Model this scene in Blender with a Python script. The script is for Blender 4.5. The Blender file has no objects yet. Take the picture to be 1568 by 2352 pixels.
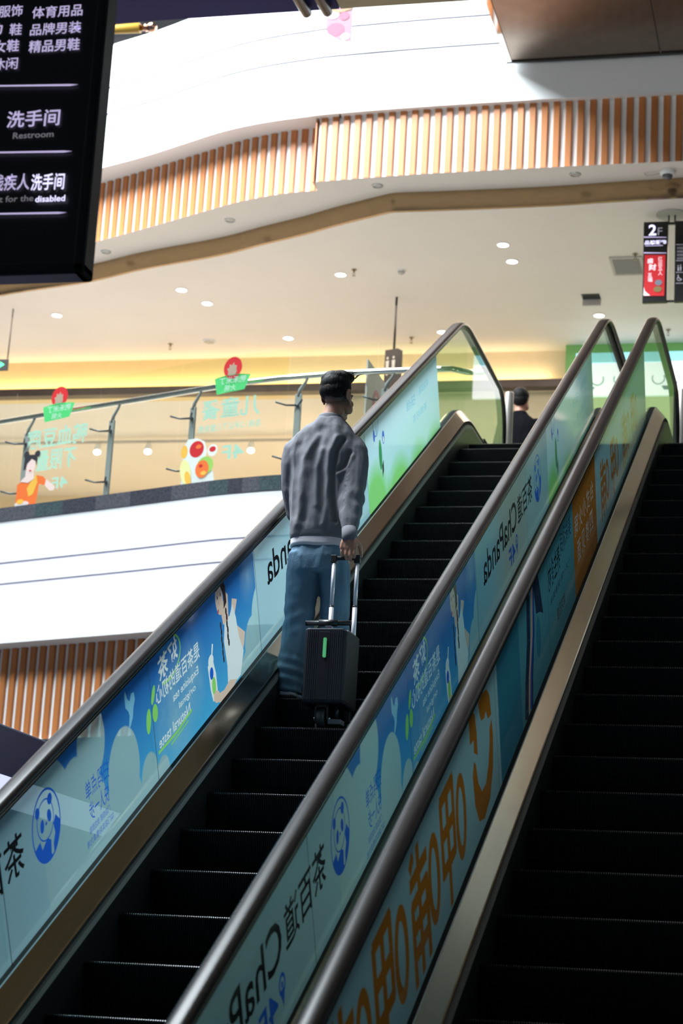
import bpy, bmesh, math, random
from mathutils import Vector, Matrix, noise
from mathutils.geometry import tessellate_polygon, delaunay_2d_cdt
random.seed(11)
S = bpy.context.scene
COL = S.collection

# ------------------------------------------------------------------ camera
# photo frame 1568 x 2352, focal length 4730.9 px, eye 1.57 m above the ground floor (z = 0 is eye level)
FPX = 4730.893
YAW, PITCH, ROLL = [math.radians(a) for a in (14.2658, 13.9865, 3.2837)]
fwd = Vector((-math.sin(YAW)*math.cos(PITCH), math.cos(YAW)*math.cos(PITCH), math.sin(PITCH)))
rt = Vector((math.cos(YAW), math.sin(YAW), 0)); up = rt.cross(fwd)
r2 = rt*math.cos(ROLL) + up*math.sin(ROLL); u2 = -rt*math.sin(ROLL) + up*math.cos(ROLL)
cam = bpy.data.cameras.new('camera'); camo = bpy.data.objects.new('camera', cam); COL.objects.link(camo)
camo.matrix_world = Matrix(((r2.x, u2.x, -fwd.x, 0), (r2.y, u2.y, -fwd.y, 0), (r2.z, u2.z, -fwd.z, 0), (0, 0, 0, 1)))
cam.sensor_fit = 'VERTICAL'; cam.sensor_height = 36; cam.sensor_width = 24
cam.lens = 36*FPX/2352
cam.clip_start = .1; cam.clip_end = 200
cam.dof.use_dof = True; cam.dof.focus_distance = 10.3; cam.dof.aperture_fstop = 3.6
S.camera = camo
# ------------------------------------------------------------------ world, lights, exposure
S.view_settings.view_transform = 'Standard'; S.view_settings.look = 'None'
S.view_settings.gamma = 1; S.view_settings.use_curve_mapping = False
S.view_settings.exposure = 0.0
W = bpy.data.worlds.new('world'); S.world = W; W.use_nodes = True
bg = W.node_tree.nodes['Background']; bg.inputs[0].default_value = (.52, .78, 1, 1); bg.inputs[1].default_value = .11
def area(name, loc, size, power, color, rot=(0, 0, 0), spread=180):
    l = bpy.data.lights.new(name, 'AREA'); l.shape = 'RECTANGLE'; l.size, l.size_y = size
    l.energy = power; l.color = color; l.spread = math.radians(spread)
    o = bpy.data.objects.new(name, l); COL.objects.link(o); o.location = loc; o.rotation_euler = rot
    return o
SKYL = area('skylight', (-10.2, 10.7, 16), (9.4, 10.6), 13500, (.86, .95, 1))
WARM = area('shop_lamp_bank', (-9.2, 25.2, 7.1), (9, 2.6), 480, (1, .88, .72))
area('hall_downlight_fill', (-5.5, 20.6, 7.75), (9, 2.2), 205, (1, .79, .65))  # unseen panel, added to stand in for the ceiling downlights' light
area('cove_lamp', (-8.9, 22.86, 7.50), (11, .05), 21, (1, .8, .42), (math.radians(180-35), 0, 0))
area('shop_front_lamp', (-1.5, 21.6, 7.7), (4, 1.2), 14, (1, .96, .92), (math.radians(25), 0, 0))

# ------------------------------------------------------------------ helpers
def mat(name, color, rough=.5, metal=0, spec=.5, noise_amt=0, noise_scale=8, bump=0, bump_scale=60, coat=0, emit=None, estr=0, transl=0, stretch=(1, 1, 1), ior=1.5):
    m = bpy.data.materials.new(name); m.use_nodes = True
    nt = m.node_tree; b = nt.nodes['Principled BSDF']; out = nt.nodes['Material Output']
    b.inputs['Base Color'].default_value = (*color, 1); b.inputs['Roughness'].default_value = rough
    b.inputs['Metallic'].default_value = metal; b.inputs['Specular IOR Level'].default_value = spec
    b.inputs['IOR'].default_value = ior; b.inputs['Coat Weight'].default_value = coat; b.inputs['Coat Roughness'].default_value = .05
    if emit: b.inputs['Emission Color'].default_value = (*emit, 1); b.inputs['Emission Strength'].default_value = estr
    if noise_amt or bump:
        tc = nt.nodes.new('ShaderNodeTexCoord'); mp = nt.nodes.new('ShaderNodeMapping'); mp.inputs['Scale'].default_value = stretch
        nt.links.new(tc.outputs['Object'], mp.inputs['Vector'])
    if noise_amt:
        n = nt.nodes.new('ShaderNodeTexNoise'); n.inputs['Scale'].default_value = noise_scale; n.inputs['Detail'].default_value = 6
        nt.links.new(mp.outputs[0], n.inputs['Vector'])
        r = nt.nodes.new('ShaderNodeValToRGB')
        lo = [max(0, c*(1-noise_amt)) for c in color]; hi = [min(1, c*(1+noise_amt)) for c in color]
        r.color_ramp.elements[0].color = (*lo, 1); r.color_ramp.elements[1].color = (*hi, 1)
        r.color_ramp.elements[0].position = .3; r.color_ramp.elements[1].position = .7
        nt.links.new(n.outputs['Fac'], r.inputs[0]); nt.links.new(r.outputs[0], b.inputs['Base Color'])
        base_sock = r.outputs[0]
    else: base_sock = None
    if bump:
        n2 = nt.nodes.new('ShaderNodeTexNoise'); n2.inputs['Scale'].default_value = bump_scale; n2.inputs['Detail'].default_value = 4
        nt.links.new(mp.outputs[0], n2.inputs['Vector'])
        bp = nt.nodes.new('ShaderNodeBump'); bp.inputs['Strength'].default_value = bump; bp.inputs['Distance'].default_value = .01
        nt.links.new(n2.outputs['Fac'], bp.inputs['Height']); nt.links.new(bp.outputs[0], b.inputs['Normal'])
    if transl:
        tr = nt.nodes.new('ShaderNodeBsdfTranslucent'); mx = nt.nodes.new('ShaderNodeMixShader'); mx.inputs[0].default_value = transl
        tr.inputs[0].default_value = (*color, 1)
        if base_sock: nt.links.new(base_sock, tr.inputs[0])
        nt.links.new(b.outputs[0], mx.inputs[1]); nt.links.new(tr.outputs[0], mx.inputs[2]); nt.links.new(mx.outputs[0], out.inputs[0])
    return m
def glass_mat(name, tint, boost=1.0, rough=.0):
    m = bpy.data.materials.new(name); m.use_nodes = True; nt = m.node_tree
    for n in list(nt.nodes):
        if n.type == 'BSDF_PRINCIPLED': nt.nodes.remove(n)
    out = nt.nodes['Material Output']
    t = nt.nodes.new('ShaderNodeBsdfTransparent'); t.inputs[0].default_value = (*tint, 1)
    g = nt.nodes.new('ShaderNodeBsdfGlossy'); g.inputs['Roughness'].default_value = rough; g.inputs[0].default_value = (.95, 1, .97, 1)
    fr = nt.nodes.new('ShaderNodeFresnel'); fr.inputs[0].default_value = 1.45
    mx = nt.nodes.new('ShaderNodeMixShader')
    mul = nt.nodes.new('ShaderNodeMath'); mul.operation = 'MULTIPLY'; mul.inputs[1].default_value = boost; mul.use_clamp = True
    geo = nt.nodes.new('ShaderNodeNewGeometry'); inv = nt.nodes.new('ShaderNodeMath'); inv.operation = 'SUBTRACT'; inv.inputs[0].default_value = 1; nt.links.new(geo.outputs['Backfacing'], inv.inputs[1])
    m2 = nt.nodes.new('ShaderNodeMath'); m2.operation = 'MULTIPLY'; nt.links.new(mul.outputs[0], m2.inputs[0]); nt.links.new(inv.outputs[0], m2.inputs[1])
    nt.links.new(fr.outputs[0], mul.inputs[0]); nt.links.new(m2.outputs[0], mx.inputs[0])
    nt.links.new(t.outputs[0], mx.inputs[1]); nt.links.new(g.outputs[0], mx.inputs[2]); nt.links.new(mx.outputs[0], out.inputs[0])
    return m
def emis(name, color, s):
    m = bpy.data.materials.new(name); m.use_nodes = True; nt = m.node_tree
    b = nt.nodes['Principled BSDF']; b.inputs['Base Color'].default_value = (*color, 1)
    b.inputs['Emission Color'].default_value = (*color, 1); b.inputs['Emission Strength'].default_value = s
    return m
def obj(name, bm, mats, parent=None, smooth=False, recalc=True):
    me = bpy.data.meshes.new(name)
    if recalc: bmesh.ops.recalc_face_normals(bm, faces=bm.faces)
    if smooth:
        for f in bm.faces: f.smooth = True
    bm.to_mesh(me); bm.free()
    for m in (mats if isinstance(mats, (list, tuple)) else [mats]): me.materials.append(m)
    o = bpy.data.objects.new(name, me); COL.objects.link(o)
    if parent: o.parent = parent
    return o
def thing(name, label, cat, loc=(0, 0, 0), group=None, rz=0):
    o = bpy.data.objects.new(name, None); COL.objects.link(o); o.empty_display_size = .1
    o.location = loc; o.rotation_euler = (0, 0, rz)
    return tag(o, label, cat, group)
def tag(o, label, cat, group=None):
    o['label'] = label; o['category'] = cat; o['kind'] = 'thing'
    if group: o['group'] = group
    return o
def struct(name, bm, m, smooth=False):
    o = obj(name, bm, m, smooth=smooth); o['kind'] = 'structure'; return o
def box(bm, x0, x1, y0, y1, z0, z1, mi=0, bev=0, M=None):
    vs = [bm.verts.new((x, y, z)) for x in (x0, x1) for y in (y0, y1) for z in (z0, z1)]
    fs = [bm.faces.new([vs[i] for i in q]) for q in ((0, 1, 3, 2), (4, 6, 7, 5), (0, 4, 5, 1), (2, 3, 7, 6), (0, 2, 6, 4), (1, 5, 7, 3))]
    for f in fs: f.material_index = mi
    if bev:
        es = list({e for f in fs for e in f.edges})
        r = bmesh.ops.bevel(bm, geom=es, offset=bev, segments=2, affect='EDGES', profile=.5, material=mi)
        vs = list({v for f in r['faces'] for v in f.verts} | {v for v in vs if v.is_valid})
    if M is not None: bmesh.ops.transform(bm, matrix=M, verts=[v for v in vs if v.is_valid])
    return vs
def frame_of(d):
    d = d.normalized(); a = Vector((0, 0, 1)) if abs(d.z) < .9 else Vector((1, 0, 0))
    x = a.cross(d).normalized(); return x, d.cross(x)
def tube(bm, pts, radii, n=12, mi=0, cap=True, flat=1.0, closed=False):
    pts = [Vector(p) for p in pts]
    if not isinstance(radii, (list, tuple)): radii = [radii]*len(pts)
    rings = []; px = None
    for i, p in enumerate(pts):
        d = (pts[min(i+1, len(pts)-1)]-pts[max(i-1, 0)])
        if px is None: x, y = frame_of(d)
        else:
            d = d.normalized(); x = (px-d*px.dot(d)).normalized(); y = d.cross(x)
        px = x
        rings.append([bm.verts.new(p+(x*math.cos(2*math.pi*k/n)+y*math.sin(2*math.pi*k/n)*flat)*radii[i]) for k in range(n)])
    for a, b in zip(rings, rings[1:]):
        for k in range(n):
            f = bm.faces.new((a[k], a[(k+1) % n], b[(k+1) % n], b[k])); f.material_index = mi; f.smooth = True
    if cap:
        for r in (rings[0], rings[-1]):
            f = bm.faces.new(r); f.material_index = mi
    return rings
def ball(bm, c, r, mi=0, seg=16, M=None):
    r = (r, r, r) if not isinstance(r, (tuple, list)) else r
    m4 = Matrix.Translation(c) @ (M.to_4x4() if M else Matrix.Identity(4)) @ Matrix.Diagonal((*r, 1))
    nv = max(8, seg*2//3); top = bm.verts.new(m4 @ Vector((0, 0, 1))); bot = bm.verts.new(m4 @ Vector((0, 0, -1)))
    R = [[bm.verts.new(m4 @ Vector((math.sin(math.pi*j/nv)*math.cos(2*math.pi*k/seg), math.sin(math.pi*j/nv)*math.sin(2*math.pi*k/seg), math.cos(math.pi*j/nv)))) for k in range(seg)] for j in range(1, nv)]
    F = [(top, R[0][k], R[0][(k+1) % seg]) for k in range(seg)]+[(bot, R[-1][(k+1) % seg], R[-1][k]) for k in range(seg)]
    for a, b in zip(R, R[1:]): F += [(a[k], b[k], b[(k+1) % seg], a[(k+1) % seg]) for k in range(seg)]
    for q in F:
        f = bm.faces.new(q); f.material_index = mi; f.smooth = True
def loft(bm, rings, cap=True, mi=0):
    R = [[bm.verts.new(p) for p in r] for r in rings]; n = len(R[0])
    for a, b in zip(R, R[1:]):
        for k in range(n):
            f = bm.faces.new((a[k], a[(k+1) % n], b[(k+1) % n], b[k])); f.material_index = mi; f.smooth = True
    if cap:
        bm.faces.new(R[0]); bm.faces.new(R[-1])
def ering(c, a, b, z, n=28, p=2.3, yaw=0):
    out = []
    for k in range(n):
        t = 2*math.pi*k/n; ct, st = math.cos(t), math.sin(t)
        x = a*math.copysign(abs(ct)**(2/p), ct); y = b*math.copysign(abs(st)**(2/p), st)
        out.append((c[0]+x*math.cos(yaw)-y*math.sin(yaw), c[1]+x*math.sin(yaw)+y*math.cos(yaw), z))
    return out
def disc(bm, c, r, z0, z1, n=24, mi=0):
    tube(bm, [(c[0], c[1], z0), (c[0], c[1], z1)], r, n, mi)
def catmull(P, k=8):
    P = [Vector(p) for p in P]; out = []
    for i in range(len(P)-1):
        p0 = P[max(i-1, 0)]; p1 = P[i]; p2 = P[i+1]; p3 = P[min(i+2, len(P)-1)]
        for j in range(k):
            t = j/k
            out.append(.5*((2*p1)+(p2-p0)*t+(2*p0-5*p1+4*p2-p3)*t*t+(3*p1-p0-3*p2+p3)*t**3))
    out.append(P[-1]); return out
def offs(P, o):
    out = []
    for i, p in enumerate(P):
        d = (P[min(i+1, len(P)-1)]-P[max(i-1, 0)]).normalized(); out.append(Vector((p.x-d.y*o, p.y+d.x*o)))
    return out
def sweep2d(bm, P, profile, mi=0, mis=None):   # P plan curve (left to right), profile [(inset away from viewer, z)]
    lines = [[(q.x, q.y, z) for q in offs(P, o)] for o, z in profile]
    for j in range(len(lines)-1):
        a = [bm.verts.new(p) for p in lines[j]]; b = [bm.verts.new(p) for p in lines[j+1]]
        for i in range(len(P)-1):
            f = bm.faces.new((a[i], a[i+1], b[i+1], b[i])); f.material_index = mis[j] if mis else mi; f.smooth = True
def text2d(body, weight=0.0):
    c = bpy.data.curves.new('t', 'FONT'); c.body = body; c.resolution_u = 3; c.offset = weight
    o = bpy.data.objects.new('t', c); COL.objects.link(o)
    dg = bpy.context.evaluated_depsgraph_get(); e = o.evaluated_get(dg); me = e.to_mesh()
    vs = [(v.co.x, v.co.y) for v in me.vertices]; fs = [tuple(p.vertices) for p in me.polygons]
    e.to_mesh_clear(); bpy.data.objects.remove(o); bpy.data.curves.remove(c)
    return vs, fs
class FlatPrint:      # printing laid out as ONE flat sheet: later shapes replace what lies under them
    def __init__(self): self.pts = []; self.faces = []; self.mi = []
    def lift(self): return 0
    def add(self, pts, mi):
        n = len(self.pts); a = sum(p[0]*q[1]-q[0]*p[1] for p, q in zip(pts, pts[1:]+pts[:1]))
        if abs(a) < 1e-9: return
        self.pts += [Vector(p) for p in (pts if a > 0 else pts[::-1])]; self.faces.append(list(range(n, n+len(pts)))); self.mi.append(mi)
    def poly(self, pts, mi, lift=None):
        for t in tessellate_polygon([[Vector((u, v, 0)) for u, v in pts]]): self.add([tuple(pts[i]) for i in t], mi)
    def stroke(self, pts, w, mi):
        P = [Vector(p) for p in pts]; L = offs(P, w/2); Q = offs(P, -w/2)
        for i in range(len(P)-1): self.poly([tuple(x) for x in (L[i], L[i+1], Q[i+1], Q[i])], mi)
    def text(self, body, u0, u1, v0, v1, mi, weight=0.0, rise=0):
        vs, fs = text2d(body, weight); xs = [v[0] for v in vs]; ys = [v[1] for v in vs]; x0, x1, y0, y1 = min(xs), max(xs), min(ys), max(ys)
        V = [(u0+(u1-u0)*(x-x0)/(x1-x0), v0+(v1-v0)*(y-y0)/(y1-y0)+rise*(x-x0)/(x1-x0)) for x, y in vs]
        for f in fs: self.add([V[i] for i in f], mi)
    def build(self, bm, fn, nbase):
        co, _, fc, _, _, of = delaunay_2d_cdt(self.pts, [], self.faces, 1, 1e-6)
        V = [bm.verts.new(fn(p.x, p.y)) for p in co]
        for f, o in zip(fc, of):
            if not o or min(o) >= nbase: continue
            try: q = bm.faces.new([V[i] for i in f]); q.material_index = self.mi[max(o)]
            except ValueError: pass
        bmesh.ops.delete(bm, geom=[v for v in V if not v.link_faces], context='VERTS')
def _ell(self, c, a, b, mi, n=28, rot=0, lift=None):
    self.poly([(c[0]+a*math.cos(2*math.pi*k/n)*math.cos(rot)-b*math.sin(2*math.pi*k/n)*math.sin(rot), c[1]+a*math.cos(2*math.pi*k/n)*math.sin(rot)+b*math.sin(2*math.pi*k/n)*math.cos(rot)) for k in range(n)], mi, lift)
def _ring(self, c, a, b, w, mi, a0=0, a1=360, n=40):
    self.stroke([(c[0]+a*math.cos(math.radians(a0+(a1-a0)*k/n)), c[1]+b*math.sin(math.radians(a0+(a1-a0)*k/n))) for k in range(n+1)], w, mi)
FlatPrint.ell = _ell; FlatPrint.ring = _ring
class Print:          # flat printing on a surface: fn(u, v, lift) -> 3D
    def __init__(self, bm, fn): self.bm = bm; self.fn = fn; self.l = 0
    def lift(self): self.l += 1; return .0007*self.l
    def poly(self, pts, mi, lift=None):
        h = self.lift() if lift is None else lift
        vs = [self.bm.verts.new(self.fn(u, v, h)) for u, v in pts]
        for t in tessellate_polygon([[Vector((u, v, 0)) for u, v in pts]]):
            try: f = self.bm.faces.new([vs[i] for i in t]); f.material_index = mi
            except ValueError: pass
    def ell(self, c, a, b, mi, n=28, rot=0, lift=None):
        self.poly([(c[0]+a*math.cos(2*math.pi*k/n)*math.cos(rot)-b*math.sin(2*math.pi*k/n)*math.sin(rot), c[1]+a*math.cos(2*math.pi*k/n)*math.sin(rot)+b*math.sin(2*math.pi*k/n)*math.cos(rot)) for k in range(n)], mi, lift)
    def stroke(self, pts, w, mi):
        h = self.lift(); P = [Vector(p) for p in pts]
        L = offs(P, w/2); R = offs(P, -w/2)
        a = [self.bm.verts.new(self.fn(p.x, p.y, h)) for p in L]; b = [self.bm.verts.new(self.fn(p.x, p.y, h)) for p in R]
        for i in range(len(P)-1):
            f = self.bm.faces.new((a[i], a[i+1], b[i+1], b[i])); f.material_index = mi
    def ring(self, c, a, b, w, mi, a0=0, a1=360, n=40):
        self.stroke([(c[0]+a*math.cos(math.radians(a0+(a1-a0)*k/n)), c[1]+b*math.sin(math.radians(a0+(a1-a0)*k/n))) for k in range(n+1)], w, mi)
    def text(self, body, u0, u1, v0, v1, mi, weight=0.0, shear=0, keep=False, rise=0):
        vs, fs = text2d(body, weight); h = self.lift()
        xs = [v[0] for v in vs]; ys = [v[1] for v in vs]; x0, x1, y0, y1 = min(xs), max(xs), min(ys), max(ys)
        V = []
        for x, y in vs:
            a = (x-x0)/(x1-x0); b = (y-y0)/(y1-y0)
            V.append(self.bm.verts.new(self.fn(u0+(u1-u0)*a+shear*(v1-v0)*b, v0+(v1-v0)*b+rise*a, h)))
        for f in fs:
            try: q = self.bm.faces.new([V[i] for i in f]); q.material_index = mi
            except ValueError: pass
def remesh(name, bm, voxel, mats, parent=None, smooth_it=3, post=None):
    bmesh.ops.recalc_face_normals(bm, faces=bm.faces)
    me = bpy.data.meshes.new(name); bm.to_mesh(me); bm.free()
    o = bpy.data.objects.new(name, me); COL.objects.link(o)
    md = o.modifiers.new('r', 'REMESH'); md.mode = 'VOXEL'; md.voxel_size = voxel; md.use_smooth_shade = True
    if smooth_it:
        sm = o.modifiers.new('s', 'SMOOTH'); sm.iterations = smooth_it; sm.factor = .5
    dg = bpy.context.evaluated_depsgraph_get(); dg.update()
    me2 = bpy.data.meshes.new_from_object(o.evaluated_get(dg)); me2.name = name
    o.modifiers.clear(); o.data = me2; bpy.data.meshes.remove(me)
    me2.materials.clear()
    for m in (mats if isinstance(mats, (list, tuple)) else [mats]): me2.materials.append(m)
    if post: post(me2)
    for p in me2.polygons: p.use_smooth = True
    if parent: o.parent = parent
    return o
V2 = lambda *a: [Vector(p) for p in a]

# ------------------------------------------------------------------ materials
M_white = mat('white_paint', (.86, .86, .86), .45, noise_amt=.015, noise_scale=2)
M_groove = mat('groove_shade', (.32, .30, .36), .6); M_groove2 = mat('groove_shade_pale', (.60, .56, .66), .6)  # shade inside the white grooves put into the colour, paler on the lower fascia
M_ceil = mat('ceiling_paint', (.78, .73, .68), .6, noise_amt=.02, noise_scale=1.5)
M_wood = mat('orange_wood', (.50, .175, .05), .45, noise_amt=.16, noise_scale=14, stretch=(1, 1, .12))
M_clad = mat('cladding_steel', (.22, .17, .13), .27, 1, noise_amt=.1, noise_scale=20, stretch=(.3, .3, 1))
M_steel = mat('brushed_steel', (.42, .30, .175), .2, 1, noise_amt=.06, noise_scale=30, stretch=(.3, .3, 1))
M_steel2 = mat('mirror_steel', (.66, .62, .58), .09, 1, noise_amt=.05, noise_scale=3)
M_deck = mat('deck_steel', (.46, .39, .29), .14, 1, noise_amt=.05, noise_scale=2.5)
M_deckedge = mat('bright_edge', (.6, .63, .63), .4, .8)
M_strip = mat('skirt_strip', (.30, .30, .29), .5, .3)
M_chrome = mat('chrome', (.78, .78, .78), .08, 1)
M_rubber = mat('handrail_rubber', (.013, .011, .012), .25, 0, ior=1.24, spec=.5, noise_amt=.2, noise_scale=20, bump=.015, bump_scale=6)
M_black = mat('black_paint', (.012, .012, .013), .35, noise_amt=.1)
M_gap = mat('black_brush', (.006, .006, .007), .8)
M_step = mat('step_metal', (.014, .014, .016), .42, .75, noise_amt=.25, noise_scale=25)
M_stepedge = mat('step_edge_glint', (.085, .085, .09), .35, .9)  # lighter nose edges: the light the cleats catch put into the colour
M_skirt = mat('skirt_steel', (.05, .05, .055), .4, .8)
M_truss = mat('truss_panel', (.20, .20, .21), .4, .3, noise_amt=.05)
M_granite = [mat('granite_%s' % n, c, .22, noise_amt=.35, noise_scale=60) for n, c in (('dark', (.055, .055, .07)), ('mid', (.09, .09, .105)), ('green', (.06, .085, .09)))]
M_tile = mat('floor_tile', (.34, .32, .30), .18, noise_amt=.04, noise_scale=3)
M_gtile = mat('ground_tile', (.07, .07, .075), .3, noise_amt=.08, noise_scale=3)
M_bulk = mat('bulkhead_yellow', (.80, .62, .33), .6, noise_amt=.02)
M_bulk2 = mat('bulkhead_cream', (.80, .66, .46), .6, noise_amt=.02)
M_brown = mat('brown_ledge', (.065, .045, .04), .35, noise_amt=.2)
M_shop = mat('shop_wall', (.82, .66, .44), .6, noise_amt=.04, noise_scale=1)
M_hoard = mat('hoarding_panel', (.52, .47, .32), .55, noise_amt=.04)
M_green = mat('green_wall', (.20, .46, .13), .5, noise_amt=.05)
M_green2 = mat('pale_green_counter', (.38, .58, .27), .5, noise_amt=.05)
M_navy = mat('navy_board', (.014, .014, .075), .35, noise_amt=.1)
M_navy2 = mat('navy_beam', (.018, .018, .10), .65, spec=.12, noise_amt=.1, noise_scale=1)
M_glass = glass_mat('clear_glass', (.93, .99, .95))
M_glass2 = glass_mat('railing_glass', (.96, .99, .95))
E_lamp = emis('lamp_disc', (1, .95, .86), 9)
E_cove = emis('cove_strip', (1, .80, .36), 1.7)
E_spot = emis('spot_lens', (1, .97, .9), 14)
E_sign = emis('sign_letter', (.62, .54, .85), .85)
E_sign2 = emis('sign_letter_bright', (.74, .72, 1), 1.5)
E_grey = emis('sign_letter_dim', (.5, .48, .55), .28)
E_red = emis('sign_red', (.55, .012, .018), .55)
E_white = emis('lit_white_panel', (.93, .95, 1), 1.25)
E_cyan = emis('lit_cyan_panel', (.30, .70, .82), .9)
E_exit = emis('exit_green', (.05, .85, .25), 1.2)
# ------------------------------------------------------------------ escalator geometry
CA, SA = math.cos(math.radians(30)), math.sin(math.radians(30))
TAN = SA/CA
HL = -3.626                # step nose line, measured at right angles to the incline
ZT, ZB = 4.43, -1.57       # upper and ground floor
def P3(x, t, h): return Vector((x, t*CA-h*SA, t*SA+h*CA))
def path(H, zt, zb, R, yt, yb, k=8):
    k0 = H/CA; L = R*math.tan(math.radians(15))
    yct = (zt-k0)/TAN; ycb = (zb-k0)/TAN; out = [Vector((yb, zb))]
    c = Vector((ycb-L, zb+R))
    for i in range(k+1):
        a = math.radians(-90+30*i/k); out.append(c+Vector((math.cos(a), math.sin(a)))*R)
    c = Vector((yct+L, zt-R))
    for i in range(k+1):
        a = math.radians(120-30*i/k); out.append(c+Vector((math.cos(a), math.sin(a)))*R)
    out.append(Vector((yt, zt))); return out
YT, YB = 17.0, 2.6
def escal(cx, phase, label, left):
    root = thing('escalator', label, 'escalator', (cx, 4.5, ZB))
    inv = Matrix.Translation((-cx, -4.5, -ZB))
    def put(name, bm, m, smooth=False):
        bmesh.ops.transform(bm, matrix=inv, verts=bm.verts)
        return obj(name, bm, m, root, smooth)
    # deck, skirt, gasket, outer cladding on both sides
    for s in (-1, 1):
        prof = [(.575, -3.425, .27), (.548, -3.425, .27), (.528, -3.43, .27), (.525, -3.435, .265), (.461, -3.50, .19), (.456, -3.503, .18)]
        def swp(pr, mis, yt=YT-.1, R=1.0):
            bm = bmesh.new(); rows = []
            for x, H, dz in pr:
                rows.append([bm.verts.new((cx+s*x, p.x, p.y)) for p in path(H, ZT+dz, ZB+dz, R, yt, YB+.1)])
            for j, (a, b) in enumerate(zip(rows, rows[1:])):
                for i in range(len(a)-1):
                    f = bm.faces.new((a[i], a[i+1], b[i+1], b[i])); f.material_index = mis[j]
            return bm
        put('deck', swp(prof, [1, 1, 2, 0, 0]), [M_deck, M_gap, M_deckedge])
        put('skirt', swp([(.456, -3.503, .18), (.462, -3.505, .175), (.462, -3.528, .15), (.449, -3.530, .148), (.446, -3.552, .12), (.446, -3.60, .06), (.446, -4.0, -.35)],
                         [0, 0, 1, 1, 2, 2], YT-.5), [M_gap, M_strip, M_skirt])
        put('side_panel', swp([(.575, -3.425, .27), (.60, -3.44, .25), (.66, -3.50, .18), (.66, -4.45, -.8)], [1, 1, 0], YT-.1), [M_truss, M_deck])
        gx = cx+s*.553
        # glass sheets
        ts = [3.9, 4.52, 6.21, 7.90, 9.585, 11.27, 12.95, 14.55]
        for a, b in zip(ts, ts[1:]):
            bm = bmesh.new()
            vs = [bm.verts.new(P3(gx+dx, t, h)) for dx in (-.006, .006) for t in (a+.002, b-.002) for h in (-3.45, -2.86)]
            for q in ((0, 1, 3, 2), (4, 6, 7, 5), (0, 4, 5, 1), (2, 3, 7, 6), (0, 2, 6, 4), (1, 5, 7, 3)): bm.faces.new([vs[i] for i in q])
            put('glass_panel', bm, M_glass)
        hp = path(-2.862, ZT+1.0, ZB+1.0, 1.1, 16.85, 3.0); dp = path(-3.45, ZT+.25, ZB+.25, 1.0, 16.85, 3.0)
        r = .33
        def newel(top):
            pts = []
            if top:
                a = P3(0, 14.552, -3.45); b = P3(0, 14.552, -2.862)
                lo = [(a.y, a.z)]+[(p.x, p.y) for p in dp[10:]]; hi = [(b.y, b.z)]+[(p.x, p.y) for p in hp[10:]]
                cc = (16.85, ZT+1.0-r)
                arc = [(cc[0]+r*math.sin(math.radians(q)), cc[1]+r*math.cos(math.radians(q))) for q in range(15, 166, 10)]
            else:
                a = P3(0, 3.898, -3.45); b = P3(0, 3.898, -2.862)
                lo = [(a.y, a.z)]+[(p.x, p.y) for p in reversed(dp[:9])]; hi = [(b.y, b.z)]+[(p.x, p.y) for p in reversed(hp[:9])]
                cc = (3.0, ZB+1.0-r)
                arc = [(cc[0]-r*math.sin(math.radians(q)), cc[1]+r*math.cos(math.radians(q))) for q in range(15, 166, 10)]
            poly = hi+arc+[p for p in reversed(lo)]
            bm = bmesh.new()
            A = [bm.verts.new((gx-.006, *p)) for p in poly]; B = [bm.verts.new((gx+.006, *p)) for p in poly]
            tri = tessellate_polygon([[Vector((p[0], p[1], 0)) for p in poly]])
            for t in tri:
                bm.faces.new([A[i] for i in t]); bm.faces.new([B[i] for i in reversed(t)])
            n = len(poly)
            for i in range(n): bm.faces.new((A[i], A[(i+1) % n], B[(i+1) % n], B[i]))
            put('newel_glass', bm, M_glass)
        newel(True); newel(False)
        # handrail: a moving rubber loop on a thin guide
        hx = cx+s*.570
        def hloop(H, dz, rr):
            c = path(H, ZT+dz, ZB+dz, 1.12, 16.85, 3.0)
            pts = list(c); cc = Vector((16.85, ZT+dz-rr))
            pts += [cc+Vector((math.sin(math.radians(q)), math.cos(math.radians(q))))*rr for q in range(12, 181, 12)]
            pts.append(Vector((16.2, ZT+dz-2*rr)))
            cb = Vector((3.0, ZB+dz-rr))
            pre = [cb+Vector((-math.sin(math.radians(q)), math.cos(math.radians(q))))*rr for q in range(180, 11, -12)]
            return [Vector((3.6, ZB+dz-2*rr))]+pre+pts
        bm = bmesh.new(); pts = hloop(-2.845, 1.02, .35); rings = []
        sec = [(-.041, -.010), (-.038, .006), (-.028, .0135), (-.012, .016), (.012, .016), (.028, .0135), (.038, .006), (.041, -.010), (.034, -.017), (.014, -.017), (.010, -.012), (-.010, -.012), (-.014, -.017), (-.034, -.017)]
        for i, p in enumerate(pts):
            d = (pts[min(i+1, len(pts)-1)]-pts[max(i-1, 0)]).normalized(); nrm = Vector((-d.y, d.x))
            rings.append([(hx+a, p.x+nrm.x*b, p.y+nrm.y*b) for a, b in sec])
        loft(bm, rings); put('handrail', bm, M_rubber)
        bm = bmesh.new(); pts = hloop(-2.866, .998, .328); rings = []
        for i, p in enumerate(pts):
            d = (pts[min(i+1, len(pts)-1)]-pts[max(i-1, 0)]).normalized(); nrm = Vector((-d.y, d.x))
            rings.append([(gx+a, p.x+nrm.x*b, p.y+nrm.y*b) for a, b in ((-.012, -.014), (-.012, .006), (.012, .006), (.012, -.014))])
        loft(bm, rings); put('handrail_guide', bm, M_black)
    # underside
    bm = bmesh.new(); rows = []
    for x in (-.66, .66): rows.append([bm.verts.new((cx+x, p.x, p.y)) for p in path(-4.45, ZT-.8, ZB-.02, 1.0, YT-.6, YB+2)])
    for i in range(len(rows[0])-1): bm.faces.new((rows[0][i], rows[1][i], rows[1][i+1], rows[0][i+1]))
    put('underside_panel', bm, M_steel)
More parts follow.
